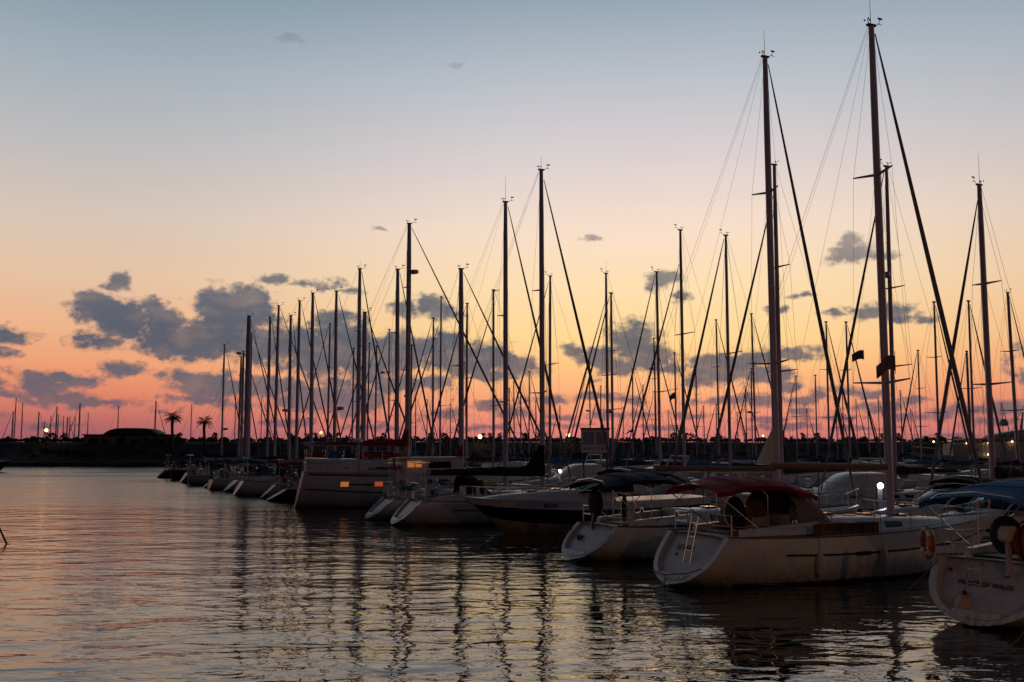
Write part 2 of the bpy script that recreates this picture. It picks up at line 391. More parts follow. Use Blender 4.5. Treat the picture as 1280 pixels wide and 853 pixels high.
# the quay the photograph was taken from, with its street lamps
m = MB(); m.box((10, -9.5, 0.45), (220, 17, 4.0)); tag(m.build('quay', 'concrete'), kind='structure')
def quay_lamp(x, y, label, power):
    t = thing('street_lamp', label, 'street lamp', (x, y, 2.46), 0, 'street lamps on the near quay')
    b = MB(); b.lathe([(.16, 0), (.16, .25), (.09, .3), (.06, 5.2), (.05, 5.3)]); b.build('pole', 'black', t, True)
    b = MB(); b.lathe([(.05, 5.3), (.16, 5.4), (.2, 5.6), (.14, 5.8), (.03, 5.86)]); b.build('lamp_globe', 'lampo', t, True)
    l = bpy.data.lights.new('street_lamp_light', 'POINT'); l.energy = power; l.color = (1., .44, .16); l.shadow_soft_size = .2
    o = bpy.data.objects.new('street_lamp_light', l); C.objects.link(o); o.parent = t; o.location = (0, 0, 6.15)
quay_lamp(12, -6, 'street lamp on the quay behind the viewpoint, nearer to the middle', 1400)
quay_lamp(34, -4, 'street lamp on the quay at the right, past the awning boat', 700)

# ---------------------------------------------------------------- sailing yacht
BW = [(0, .74), (.08, .82), (.2, .93), (.35, 1.), (.5, .99), (.62, .92), (.74, .76), (.85, .53), (.93, .29), (.975, .12), (1., .025)]
KEEL = [(0, .06), (.06, -.06), (.15, -.28), (.3, -.5), (.6, -.55), (.8, -.4), (.92, -.15), (1., .1)]
class Hull:
    def __init__(h, Lh, B, Fs, Fb, rs=.8, rb=1.1, transom=.74, lip=.06, bowz=None):
        h.L, h.B, h.Fs, h.Fb, h.rs, h.rb, h.tr, h.lip = Lh, B, Fs, Fb, rs, rb, transom, lip; h.dip = .12
    def sheer(h, t): return h.Fs + (h.Fb - h.Fs) * (.12 * t + .88 * t ** 2.1) - h.dip * 4 * t * (1 - t)
    def keel(h, t): return interp(KEEL, t) + (h.lip - .06) * max(0, 1 - t / .1)
    def half(h, t):
        w = interp(BW, t)
        if t < .35: w = 1 - (1 - w) * (1 - h.tr) / .26
        return h.B / 2 * w
    def pt(h, t, u, side, off=0.):
        zk, zs = h.keel(t), h.sheer(t); z = zk + (zs - zk) * u ** 1.5
        v = interp([(0, 0.), (.6, 0.), (1., 1.)], t)
        y = h.half(t) * ((1 - v) * (1 - (1 - u) ** 2.6) + v * u ** .95)
        x = h.L * t + (1 - t) ** 5 * h.rs * max(0, z - h.lip) / h.Fs - t ** 7 * h.rb * (zs - z) / zs
        return Vector((x, side * (y + off), z))
    def u_at(h, t, z):
        zk, zs = h.keel(t), h.sheer(t); return max(0., min(1., (z - zk) / (zs - zk))) ** (1 / 1.5)
    TS = [0, .04, .09, .16, .25, .35, .46, .57, .68, .77, .85, .91, .955, .985, 1.]
    def hull(h, m, root, n=8):
        b = MB(); rings = []
        for t in h.TS:
            rings.append([h.pt(t, 1 - j / n, 1) for j in range(n)] + [h.pt(t, j / n, -1) for j in range(n + 1)])
        b.loft(rings, closed=False)
        return b.build('hull', m, root, True, 50)
    def strip(h, name, m, parent, u0=None, u1=None, z0=None, z1=None, t0=.0, t1=1., off=.008):
        b = MB(); ts = [t0] + [t for t in h.TS if t0 < t < t1] + [t1]
        for sd in (1, -1):
            rings = []
            for t in ts:
                a = h.u_at(t, z0) if z0 is not None else u0; c = h.u_at(t, z1) if z1 is not None else u1
                rings.append([h.pt(t, lerp(a, c, k / 3), sd, off) for k in range(4)])
            b.loft(rings, closed=False)
        return b.build(name, m, parent, True)
    def deck(h, m, root, t0=.0):
        b = MB(); rings = []
        for t in [x for x in h.TS if x >= t0]:
            p, q = h.pt(t, 1, 1), h.pt(t, 1, -1)
            rings.append([p + (q - p) * k / 4 + Vector((0, 0, -.03 + .06 * (1 - (k / 2 - 1) ** 2))) for k in range(5)])
        b.loft(rings, closed=False)
        return b.build('deck', m, root, True)
    def transom(h, root, mrim, mpan, recess=True, ledge=.3):
        n = 10
        out = [h.pt(0, 1 - j / n, 1) for j in range(n)] + [h.pt(0, j / n, -1) for j in range(n + 1)]
        top = h.sheer(0); c = Vector((0, 0, lerp(h.lip, top, .55)))
        def inner(p, k):
            q = Vector((0, p.y * k, max(p.z, h.lip + .05)));  q.z = lerp(c.z, q.z, k) if q.z < c.z else q.z
            q.x = h.rs * max(0, q.z - h.lip) / h.Fs; return q
        inn = [inner(p, .86) for p in out]
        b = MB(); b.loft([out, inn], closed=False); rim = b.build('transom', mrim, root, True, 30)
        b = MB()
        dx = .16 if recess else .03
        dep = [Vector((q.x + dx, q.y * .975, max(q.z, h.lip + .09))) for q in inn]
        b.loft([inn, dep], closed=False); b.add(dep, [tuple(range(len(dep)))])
        pan = b.build('transom_panel', mpan, rim, False)
        if recess:         # swim platform filling the foot of the scoop
            zt = h.lip + ledge; low = [p for p in inn if p.z < zt]; w = abs(low[0].y) + .03
            xt = h.rs * (zt - h.lip) / h.Fs
            lo = [Vector((p.x - .035, p.y * 1.01, p.z)) for p in [Vector((xt, w, zt))] + low + [Vector((xt, -w, zt))]]
            b = MB(); b.loft([lo, [Vector((p.x + .2 + .1 * p.z, p.y * .97, p.z)) for p in lo]]); b.build('swim_platform', mrim, root, False)
        return rim, dx

def slab_windows(cab, m, root, spans, name='portlight'):
    """cab(t)->(x, half width bottom, half width top, z bottom, z top)"""
    for (a, c, v0, v1) in spans:
        for sd in (1, -1):
            b = MB(); rings = []
            for t in (a, (a + c) / 2, c):
                x, wb, wt, z0, z1 = cab(t); r = []
                for v in (v0, v1):
                    y = lerp(wb, wt, v); z = lerp(z0, z1, v)
                    r.append((x, sd * (y + .012), z))
                for v in (v1, v0):
                    y = lerp(wb, wt, v); z = lerp(z0, z1, v)
                    r.append((x, sd * (y - .02), z))
                rings.append(r)
            b.loft(rings); b.build(name, m, root)
def coachroof(name, m, root, cab, n=8):
    b = MB(); rings = []
    for i in range(n + 1):
        x, wb, wt, z0, z1 = cab(i / n)
        rings.append([(x, wb, z0), (x, wt + .04, z1 - .05), (x, wt - .05, z1), (x, 0, z1 + .05), (x, -wt + .05, z1), (x, -wt - .04, z1 - .05), (x, -wb, z0)])
    b.loft(rings); return b.build(name, m, root, True, 35)

def canopy(name, m, root, x0, x1, w, z, camber=.22, drop=(.12, .2), sag=.05, lip=.12):
    b = MB(); rings = []; nx, ny = 17, 14
    def prof(th):
        rr = []
        for i in range(nx):
            s = i / (nx - 1); x = lerp(x0, x1, s)
            zl = z - drop[0] * (1 - s) ** 3 * 2 - drop[1] * s ** 3 * 1.4 - sag * sin(s * pi * 3) ** 2 + th
            row = [(x, w * y, zl + camber * (1 - abs(y) ** 2.2)) for y in [(-1 + 2 * j / ny) for j in range(ny + 1)]]
            row = [(x, -w * 1.0, zl - lip)] + row + [(x, w * 1.0, zl - lip)]
            rr.append(row)
        return rr
    top, bot = prof(.0), prof(-.025)
    wr_ = lambda p: (p[0], p[1] * (1 + .02 * mnoise.noise(Vector((p[0] * 3, p[1], 2)))), p[2] + .035 * mnoise.noise(Vector((p[0] * 2.3, p[1] * 1.7, w))) + .018 * mnoise.noise(Vector((p[0] * 6, p[1] * 4, w))))
    rings = [[wr_(p) for p in t + b_[::-1]] for t, b_ in zip(top, bot)]
    b.loft(rings); cn = b.build(name, m, root, True, 40)
    for i in (4, 8, 12):
        q = MB(); q.tube([Vector(p) + Vector((0, 0, .006)) for p in rings[i][1:ny + 2]], .014, 5); q.build('seam', m, cn)
    return cn
def canopy_frame(root, name, xs, w, z, zb, m='steel', r=.016):
    b = MB()
    for xb, xt in xs:
        pts = [(xb, w, zb), (xt, w, z - .15), (xt, w * .7, z + .08), (xt, 0, z + .17), (xt, -w * .7, z + .08), (xt, -w, z - .15), (xb, -w, zb)]
        b.tube(pts, r, 6)
    return b.build(name, m, root)

def rig(root, h, H, tm, lod, o):
    """mast, boom, furled jib and wires"""
    Lh = h.L; xm = Lh * tm; zd = h.sheer(tm) + o.get('mast_base', .3); ms = o.get('ms', 1.) * (H / 17.) ** .5 * 1.15
    mm = o.get('mastmat', 'alu')
    b = MB(); n = 10 if lod == 'near' else 6
    zz = [zd - .3, zd + (H - zd) * .5, zd + (H - zd) * .85, H]; rr = [1, 1, .93, .72]
    b.loft([[(xm - (z - zd) * .001 + cos(2 * pi * j / n) * .125 * ms * k, sin(2 * pi * j / n) * .085 * ms * k, z) for j in range(n)] for z, k in zip(zz, rr)])
    mast = b.build('mast', mm, root, True, 60)
    xt = xm - (H - zd) * .001
    wr = {'near': .006, 'mid': .009, 'far': .013}[lod] * o.get('wire', 1.)
    # masthead gear
    if lod != 'far':
        b = MB(); b.box((xt, 0, H + .03), (.36, .13, .07)); b.tube([(xt + .12, 0, H), (xt + .4, .02, H + .18), (xt + .42, .02, H + .34)], .012, 5)
        b.box((xt + .44, .02, H + .35), (.2, .015, .07)); b.tube([(xt + .32, .02, H + .15), (xt + .52, .02, H + .13)], .012, 5)
        b.build('wind_vane', 'black', mast)
        b = MB(); b.tube([(xt - .1, 0, H), (xt - .14, .02, H + .22)], .014, 5)
        for k in range(3): b.sphere((xt - .14 + .1 * cos(k * 2.1), .02 + .1 * sin(k * 2.1), H + .22), .035, 6)
        b.build('anemometer', 'black', mast)
        if o.get('antenna'):
            b = MB(); b.tube([(xt + .02, .04, H), (xt + .02, .05, H + o['antenna'])], .014, 5, .006); b.build('antenna', 'wire', mast)
    else:
        b = MB(); b.box((xt, 0, H + .05), (.34, .12, .12)); b.build('masthead_fitting', 'black', mast)
    # spreaders
    sp = o.get('spreaders', (.36, .68)); tips = []; hw = h.half(tm)
    for k, f in enumerate(sp):
        z = lerp(zd, H, f); w = hw * o.get('spw', (.74 - .22 * k)); xs = xm - (z - zd) * .001
        for sd in (1, -1):
            b = MB(); b.tube([(xs, sd * .05, z), (xs - .22, sd * w, z + .06)], .045 * max(ms, .8), 6, .026, 1.3); b.build('spreader', mm, mast)
        tips.append((xs - .22, w, z + .06))
    jf = o.get('frac', .985)
    for sd in (1, -1):
        b = MB(); cp = (xm - .25, sd * hw * .93, h.sheer(tm))
        path = [cp] + [(x, sd * w, z) for x, w, z in tips] + [(xt, sd * .06, lerp(zd, H, min(.99, jf + .0)))]
        b.tube(path, wr, 4)
        if lod != 'far' and tips:
            b.tube([(cp[0] + .35, cp[1], cp[2]), (xm, sd * .07, tips[0][2] - .12)], wr, 4)
            b.tube([tips[0] if sd > 0 else (tips[0][0], -tips[0][1], tips[0][2]), (xm - .05, sd * .05, (tips[1][2] if len(tips) > 1 else H) - .15)], wr * .8, 4)
        b.build('shroud', 'wire', root)
    # backstay
    b = MB(); zs = h.sheer(0); xs = h.rs * .9
    if lod == 'near':
        sp_ = Vector((xs + (xt - xs) * .3, 0, zs + (H - zs) * .3))
        b.tube([(xt - .15, 0, H), sp_], wr, 4); b.tube([sp_, (xs, hw * .6, zs + .05)], wr, 4); b.tube([sp_, (xs, -hw * .6, zs + .05)], wr, 4)
        b.tube([(xt - .12, 0, H - .05), (xs + .9, .5, zs + .6)], wr * .7, 4)
    else: b.tube([(xt - .12, 0, H), (xs, 0, zs)], wr, 4)
    b.build('backstay', 'wire', root)
    # forestay with furled jib
    a = Vector((xt + .16, 0, lerp(zd, H, jf))); c = Vector((h.L - .18, 0, h.sheer(1.) + .22))
    b = MB()
    if o.get('jib', True):
        k = 12; pts = [a.lerp(c, i / k) for i in range(k + 1)]; R0 = o.get('jibr', .075) * (1.25 if lod == 'far' else 1.)
        rad = [R0 * v for v in (.25, .45, .55, .68, .78, .88, .95, 1., 1., .98, .92, .8, .35)]
        b.tube(pts, rad, 7); fj = b.build('furled_jib', o.get('jibmat', 'sailc'), root, True)
        if lod == 'near':
            b = MB(); d = (a - c).normalized(); b.lathe([(.05, -.02), (.13, 0), (.13, .1), (.05, .12)], tuple(c + d * .1)); b.build('furler_drum', 'black', fj, True)
    else:
        b.tube([a, c], wr * 1.2, 4); b.build('forestay', 'wire', root)
    # boom and sail cover
    zb = h.sheer(tm) + o.get('boomz', 1.35); bl = Lh * o.get('booml', .38)
    b = MB(); tip = Vector((xm - bl, o.get('boomy', 0.), zb + o.get('boomrise', .08)))
    b.tube([(xm - .12, 0, zb), tip], .085 * max(.9, ms), 8); boom = b.build('boom', o.get('boommat', mm), root, True)
    if o.get('cover'):
        b = MB(); rings = []; k = 10
        for i in range(k + 1):
            s = i / k; p = Vector((xm - .02, 0, zb)).lerp(tip, s); hh = lerp(o.get('coverh', .42), .16, min(1, s * 1.25)) * (1 + .08 * sin(i * 2.1)); ww = lerp(.2, .12, s)
            if s > .93: hh *= .6; ww *= .6
            rings.append([(p.x, p.y + ww * cos(q), p.z - .06 + hh * .5 + hh * .62 * sin(q)) for q in [2 * pi * j / 10 for j in range(10)]])
        b.loft(rings)
        if o.get('coverpeak'):     # cover laced up the front of the mast
            pk = o['coverpeak']; rg = []
            for i in range(6):
                s = i / 5; z = zb - .1 + s * pk; back_ = lerp(1.5 if o.get('peakwide') else .55, .12, s ** .8); w = lerp(.22, .13, s)
                rg.append([(xm + .16, 0, z), (xm + .05, w, z), (xm - back_, w * .5, z), (xm - back_ - .05, 0, z), (xm - back_, -w * .5, z), (xm + .05, -w, z)])
            b.loft(rg)
        b.build('sail_cover', o['cover'], boom, True, 60)
    if lod == 'near':
        b = MB(); b.tube([tip + Vector((.25, 0, 0)), (xt - .1, 0, H - .1)], wr * .8, 4); b.build('topping_lift', 'wire', root)
        b = MB(); b.tube([Vector((xm, 0, zb)).lerp(tip, .62), (xm - bl * .62, 0, h.sheer(.3) + .5)], .02, 5); b.build('mainsheet', 'rope', root)
    if o.get('radar'):
        f, off = o['radar']; z = lerp(zd, H, f); b = MB()
        b.lathe([(.05, -.12), (.3, -.1), (.33, .02), (.3, .12), (.1, .16), (.01, .165)], (xm + off, 0, z)); b.box((xm + off / 2, 0, z - .14), (abs(off) + .1, .12, .05))
        b.build('radar_dome', 'grey', mast, True)
    if o.get('steps'):
        b = MB()
        for k in range(8):
            z = zd + 1.2 + k * .7
            for sd in (1, -1): b.tube([(xm - .25, sd * (hw * .9 - k * .08), z), (xm - .25, sd * (hw * .9 - k * .08) * .62, z)], .02, 4)
        b.build('ratlines', 'wood', root)
    return mast, boom, xm, zd, xt

def yacht(name, label, s=None, n=0., loc=None, head=HEAD, Lh=11.5, B=3.7, Fs=1.2, Fb=1.6, H=17., tm=.58, lod='mid', hullm='white', group=None, **o):
    p = sn(s, n) if loc is None else Vector(loc)
    root = thing(name, label, o.get('cat', 'sailboat'), (p.x, p.y, 0), head, group)
    if lod != 'near': root.rotation_euler = (rnd.uniform(-.011, .011), rnd.uniform(-.006, .006), head)
    h = Hull(Lh, B, Fs, Fb, o.get('rs', .95), o.get('rb', 1.15), o.get('tr', .74), o.get('lip', .06))
    hu = h.hull(hullm, root, 8 if lod == 'near' else 5)
    if lod != 'far':
        h.strip('boot_stripe', o.get('boot', 'redpaint'), hu, z0=-.12, z1=.10, t0=.12, off=.006)
        if o.get('stripe', True): h.strip('hull_stripe', o.get('stripemat', 'navy'), hu, u0=.80, u1=.825, t0=.2, t1=.985, off=.006)
    h.deck('deck', root)
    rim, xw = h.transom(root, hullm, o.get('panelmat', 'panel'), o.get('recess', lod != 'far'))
    # coachroof
    c0, c1 = o.get('cab', (.34, .80)); ch = o.get('cabh', .5)
    def cab(t):
        T_ = lerp(c0, c1, t); w = h.half(T_) * lerp(.72, .50, t); z0 = h.sheer(T_) - .02
        return (Lh * T_, w, w * .80, z0, z0 + ch * (1 - .80 * t ** 1.7) + .02)
    cb = coachroof('coachroof', o.get('cabmat', 'white'), root, cab)
    if lod != 'far':
        for a, c in o.get('ports', [(.10, .22), (.29, .40), (.46, .56), (.62, .70)]):
            slab_windows(cab, 'glass', cb, [(a, c, .28, .74)])
        b = MB()
        for t in (.22, .5, .74):
            x, wb, wt, z0, z1 = cab(t); hb = MB(); hb.box((x, 0, z1 + .075), (.5, .5, .05), taper=.92); hb.build('hatch', 'glass', cb)
        b = MB()       # grab rails
        for sd in (1, -1):
            pts = []
            for k in range(9):
                x, wb, wt, z0, z1 = cab(.12 + .08 * k); pts.append((x, sd * wt * .8, z1 + (.1 if k % 2 else .04)))
            b.tube(pts, .014, 5)
        b.build('grab_rail', 'teak', cb)
        # cockpit coamings and well
        b = MB(); xa, xb = Lh * .11 + h.rs * .3, Lh * c0; w = h.half(.2) * .62
        for sd in (1, -1):
            b.loft([[(xa, sd * (w + .16), Fs), (xa, sd * (w + .1), Fs + .18), (xa, sd * (w - .1), Fs + .18), (xa, sd * (w - .1), Fs - .1)],
                    [(xb, sd * (w + .3), Fs), (xb, sd * (w + .2), Fs + .36), (xb, sd * (w - .05), Fs + .36), (xb, sd * (w - .05), Fs - .1)]])
        b.build('coaming', 'white', root, True, 30)
        b = MB(); b.box(((xa + xb) / 2, 0, Fs + .035), (xb - xa, w * 1.9, .03)); b.build('cockpit_floor', 'teak', root)
        for sd in (1, -1):
            b = MB(); b.lathe([(.09, 0), (.07, .03), (.06, .1), (.08, .13), (.02, .15)], (lerp(xa, xb, .7), sd * (w + .08), Fs + .31)); b.build('winch', 'steel', root, True)
        # rails
        def stan(t, dz=.62): q = h.pt(t, 1, 1); return q.x, q.y - .06, q.z, dz
        for sd in (1, -1):
            b = MB(); up, lo = [], []
            for t in (.09, .2, .33, .46, .58, .7, .81, .9):
                x, y, z, dz = stan(t); b.tube([(x, sd * y, z), (x, sd * y, z + dz)], .013, 5); up.append((x, sd * y, z + dz)); lo.append((x, sd * y, z + dz * .5))
            b.tube(up, .006, 4); b.tube(lo, .006, 4); b.build('lifeline', 'steel', root)
        b = MB(); x, y, z, dz = stan(.9); xe = Lh - .05; zb = h.sheer(1.)
        b.tube([(x, y, z + dz), (xe - .3, .25, zb + dz + .06), (xe + .06, 0, zb + dz + .07), (xe - .3, -.25, zb + dz + .06), (x, -y, z + dz)], .016, 6)
        for sd in (1, -1): b.tube([(xe - .35, sd * .22, zb - .02), (xe - .3, sd * .25, zb + dz + .06)], .016, 6)
        b.build('pulpit', 'steel', root)
        x, y, z, dz = stan(.09); y0 = h.half(0) * .92; x0 = h.rs + .05
        for sd in (1, -1):
            b = MB()
            b.tube([(x, sd * y, z + dz), (x0 + .1, sd * y0, Fs + dz), (x0, sd * y0 * .45, Fs + dz), (x0, sd * y0 * .42, Fs)], .016, 6)
            b.tube([(x, sd * y, z + dz * .5), (x0 + .1, sd * y0, Fs + dz * .5), (x0, sd * y0 * .45, Fs + dz * .5)], .012, 5)
            b.tube([(x0 + .1, sd * y0, Fs), (x0 + .1, sd * y0, Fs + dz)], .016, 6)
            b.build('pushpit', 'steel', root)
        b = MB()
        for sd in (1, -1): b.tube([h.pt(t, 1, sd) + Vector((0, -sd * .03, .02)) for t in h.TS[:-1]], .025, 5)
        b.build('toe_rail', o.get('toe', 'teak'), root)
        # helm
        if o.get('wheel', True):
            xh = lerp(xa, xb, .22); b = MB(); b.box((xh + .12, 0, Fs + .4), (.22, .3, .75), taper=.75); b.build('helm_pedestal', 'white', root)
            b = MB(); b.torus((xh, 0, Fs + .62), .46, .016, 'x', 22, 6)
            for k in range(5): b.tube([(xh, 0, Fs + .62), (xh, .46 * cos(k * 1.2566), Fs + .62 + .46 * sin(k * 1.2566))], .01, 4)
            b.build('steering_wheel', 'steel', root)
        if o.get('dodger'):
            xd0, xd1 = Lh * c0 - .75, Lh * c0 + .55; wd = h.half(c0) * .66; zd0 = Fs + .3
            b = MB(); rings = []
            for i in range(6):
                s_ = i / 5; x = lerp(xd1, xd0, s_); hh = .95 * min(1, (s_ * 1.9 + .02)) ** .6 + .03
                rings.append([(x, wd * cos(q) ** 1 if abs(cos(q)) > 1e-6 else 0, zd0 + hh * max(0, sin(q)) ** .55) for q in [pi * j / 8 for j in range(9)]])
            b.loft(rings, closed=False); dg = b.build('dodger', o['dodger'], root, True, 60)
            b = MB(); hh = .95
            b.add([(xd1 - .02, -wd * .55, zd0 + .24), (xd1 - .02, wd * .55, zd0 + .24), (xd1 - .34, wd * .5, zd0 + .72), (xd1 - .34, -wd * .5, zd0 + .72),
                   (xd1 + .03, -wd * .55, zd0 + .28), (xd1 + .03, wd * .55, zd0 + .28), (xd1 - .29, wd * .5, zd0 + .76), (xd1 - .29, -wd * .5, zd0 + .76)],
                  [(0, 1, 2, 3), (4, 7, 6, 5), (0, 4, 5, 1), (2, 6, 7, 3), (1, 5, 6, 2), (0, 3, 7, 4)]); b.build('dodger_window', 'glass', dg)
        if o.get('bimini'):
            bm_, x0b, x1b, zb_, wb_ = o['bimini']
            canopy('bimini', bm_, root, x0b, x1b, wb_, zb_, drop=o.get('bdrop', (.1, .16)))
            xc = (x0b + x1b) / 2
            canopy_frame(root, 'bimini_frame', [(xc - .2, x0b + .12), (xc, xc), (xc + .2, x1b - .12)], wb_ * .96, zb_ - .26, Fs + .1)
    if o.get('clutter'):
        r = random.Random(o['clutter'])
        for i in range(r.randint(3, 5)):
            x = r.uniform(h.rs + .1, Lh * .33); y = r.uniform(-.7, .7) * h.half(.15); b = MB(); kind = r.choice(('canvas_roll', 'cushion', 'stern_locker', 'cushion'))
            if kind == 'canvas_roll': b.tube([(x, y - .5, Fs + .55), (x + .05, y, Fs + .6), (x, y + .5, Fs + .55)], .13, 8)
            elif kind == 'cushion': b.box((x, y, Fs + .45), (.18, r.uniform(.5, .9), r.uniform(.4, .7)), rz=r.uniform(-.5, .5), taper=.85)
            else: b.box((x, y, Fs + .22), (.6, .5, .42), taper=.92)
            b.build(kind, r.choice(('red', 'bluec', 'navyc', 'orangec', 'teal', 'greyc', 'white', 'maroon')), root, kind == 'canvas_roll')
        if r.random() < .6:
            b = MB(); yy = r.choice((-1, 1)) * h.half(0) * .8; b.tube([(h.rs + .1, yy, Fs + .3), (h.rs, yy, Fs + 2.6)], .025, 5); b.tube([(h.rs, yy, Fs + 1.7), (h.rs, yy, Fs + 2.3)], .09, 6, .05); b.build('danbuoy', r.choice(('orangec', 'navyc')), root)
        if r.random() < .5:
            b = MB(); b.tube([(h.rs - .1, -1., Fs + .9), (h.rs - .1, 1., Fs + .9)], .02, 5); b.tube([(h.rs + .3, -1., Fs + .1), (h.rs + .2, -1., Fs + 1.9), (h.rs + .2, 1., Fs + 1.9), (h.rs + .3, 1., Fs + .1)], .03, 6); b.box((h.rs + .25, 0, Fs + 1.95), (.7, 1.3, .04)); b.build('stern_arch', 'steel', root)
    mast, boom, xm, zd, xt = rig(root, h, H, tm, lod, o)
    if lod != 'far' and not o.get('steps'):
        b = MB(); xq = xm + .2
        for k, (dy, f0) in enumerate(((.12, .99), (-.14, .7))): b.tube([(xq - (H - zd) * .001 - .08, dy * .5, lerp(zd, H, f0)), (xq, dy, lerp(zd, H, .4)), (xq, dy * 1.6, zd + .3)], .006 if lod == 'near' else .008, 4)
        b.build('halyard', 'rope', root)
    return dict(root=root, h=h, mast=mast, boom=boom, xm=xm, zd=zd, xt=xt, rim=rim, xw=xw, hull=hu, cab=cab, Fs=Fs)
def mast_t(origin, head, px):
    r = (px - 640) / F * cos(PITCH); d = (cos(head), sin(head))
    return (r * origin[1] - origin[0]) / (d[0] - r * d[1])
def local(b, p):      # point on a boat in world space
    r = b['root']; return Matrix.LocRotScale(r.location, r.rotation_euler, None) @ Vector(p)
def front(label, px, top, s, Lh, n=0., head=None, lod='mid', dx=0., **o):
    """a yacht lying stern-to in the front row; its mast stands in the direction of photo column px"""
    if head is None: head = R_(20.5)
    p = sn(s, n); a = mast_t(p, head, px); tm = a / Lh
    Y = p.y + a * sin(head); H = gh(top, Y)
    return yacht(o.pop('name', 'sailing_yacht'), label, s, n, None, head, Lh, H=H, tm=tm, lod=lod, **o)

def fender(b, t, sd, label, z=.55, r=.13, l=.62):
    q = b['h'].pt(t, 1, sd); yy = b['h'].pt(t, b['h'].u_at(t, z), sd).y + sd * (r + .01)
    w = local(b, (q.x, yy, z)); e = thing('fender', label, 'fender', w, b['root'].rotation_euler.z, 'fenders hung along the near hulls')
    m = MB(); m.lathe([(.02, -l / 2 - .07), (.04, -l / 2 - .02), (r * .8, -l / 2 + .05), (r, -l / 2 + .14), (r, l / 2 - .14), (r * .8, l / 2 - .05), (.04, l / 2 + .02), (.02, l / 2 + .07)]); m.build('body', 'fender', e, True)
    m = MB(); m.tube([(0, 0, l / 2 + .06), (0, (q.y - yy) * .9, q.z - z + .02), (0, (q.y - yy), q.z - z + .6)], .009, 5); m.build('lanyard', 'rope', e)

# --- yacht with maroon bimini (the nearest whole boat)
hd1 = R_(24.5)
b1 = front('white sailing yacht with maroon bimini, brown side plank and the tallest mast in the picture', 1110, 33, .2, 13.5, n=-.45, head=hd1, lod='near', B=3.9, Fs=1.46, Fb=1.72, rs=1.15, tr=.80,
           bimini=('maroon', .9, 4.6, 3.05, 1.3), bdrop=(.16, .34), dodger='tanc', antenna=1.1, mastmat='alu', jibr=.085, jibmat='sailc', boomz=1.92, booml=.36, boommat='teak', spreaders=(.26, .685), mast_base=.35,
           ports=[(.10, .2), (.27, .40), (.47, .6)])
def name_board(b, text, z, size, m, y0=0., bold=.004, sub=None):
    h = b['h']; X = h.rs * (z - h.lip) / h.Fs + b['xw'] - .02; tl = atan2(h.rs, h.Fs)
    fr = Matrix.Translation((X, y0, z)) @ Matrix.Rotation(tl, 4, 'Y') @ Matrix(((0, 0, -1, 0), (-1, 0, 0, 0), (0, 1, 0, 0), (0, 0, 0, 1)))
    text_mesh(text, size, 'lettering', m, b['rim'], fr, bold)
name_board(b1, 'LE MAR', .98, .26, 'redletter', .35); name_board(b1, 'TA', .80, .15, 'lettering', .62)
# ladder on its transom
def ladder(b, y, z0, z1, x0, x1, w=.34):
    m = MB()
    for d in (-w / 2, w / 2): m.tube([(x0, y + d, z0), (x1, y + d, z1), (x1 + .1, y + d, z1 + .08)], .016, 6)
    for k in range(4):
        s_ = (k + .5) / 4; m.tube([(lerp(x0, x1, s_), y - w / 2, lerp(z0, z1, s_)), (lerp(x0, x1, s_), y + w / 2, lerp(z0, z1, s_))], .014, 5)
    m.build('boarding_ladder', 'steel', b['root'])
ladder(b1, -.1, .42, 2.0, .58, .98)
m = MB(); m.tube([(.12, 1.2, .36), (.06, .2, .30), (.12, -.9, .46), (.3, -1.35, .62)], .018, 5); m.tube([(.06, .2, .3), (.03, .15, .05), (.02, .1, -.2)], .014, 5); m.build('mooring_line', 'rope', b1['root'])
q = b1['h']; m = MB(); x0, x1 = q.L * .40, q.L * .66
w0, w1 = local(b1, q.pt(.27, 1, -1) + Vector((0, -.03, .24))), local(b1, q.pt(.465, 1, -1) + Vector((0, -.03, .25)))
gp = thing('gangplank', 'brown weathered gangplank lashed outside the lifelines of the maroon bimini yacht', 'plank', w0, atan2((w1 - w0).y, (w1 - w0).x)); ll = (w1 - w0).length
m.box((ll / 2, 0, 0), (ll, .05, .34)); m.build('board', 'wood', gp)
for k in range(6):
    m = MB(); m.box((ll * (k + .5) / 6, -.035, 0), (.05, .02, .3)); m.build('batten', 'wood', gp)
fender(b1, .285, -1, 'pale cylindrical fender hanging under the aft end of the brown gangplank', .62)
fender(b1, .475, -1, 'pale cylindrical fender hanging under the forward end of the brown gangplank', .68)
b1['h'].strip('stripe_badge', 'black', b1['hull'], u0=.785, u1=.835, t0=.40, t1=.445, off=.011); b1['h'].strip('stripe_badge', 'black', b1['hull'], u0=.785, u1=.835, t0=.70, t1=.74, off=.011)
# cockpit clutter: covered helm seat, wheel cover
def wheel_cover(b, x, y, z, r, m_, yaw=0., nm='wheel_cover'):
    m = MB(); rg = []
    for dx, k in ((-.1, .55), (-.07, .85), (0, 1.), (.07, .85), (.1, .5)):
        rg.append([(x + dx + cos(a) * sin(yaw) * r * k, y + cos(a) * r * k * cos(yaw), z + sin(a) * r * k * 1.05) for a in [2 * pi * j / 16 for j in range(16)]])
    m.loft(rg); return m.build(nm, m_, b['root'], True, 60)
wheel_cover(b1, 2.2, -.42, 2.08, .48, 'blackc'); wheel_cover(b1, 2.32, -.5, 1.98, .38, 'red', nm='cushion')
m = MB(); m.box((3.1, .75, 1.9), (.9, .6, .55), taper=.85); m.build('cushion', 'tanc', b1['root'])
m = MB(); m.box((4.3, -.9, 1.98), (.7, .5, .6), taper=.8); m.build('cushion', 'tanc', b1['root'])

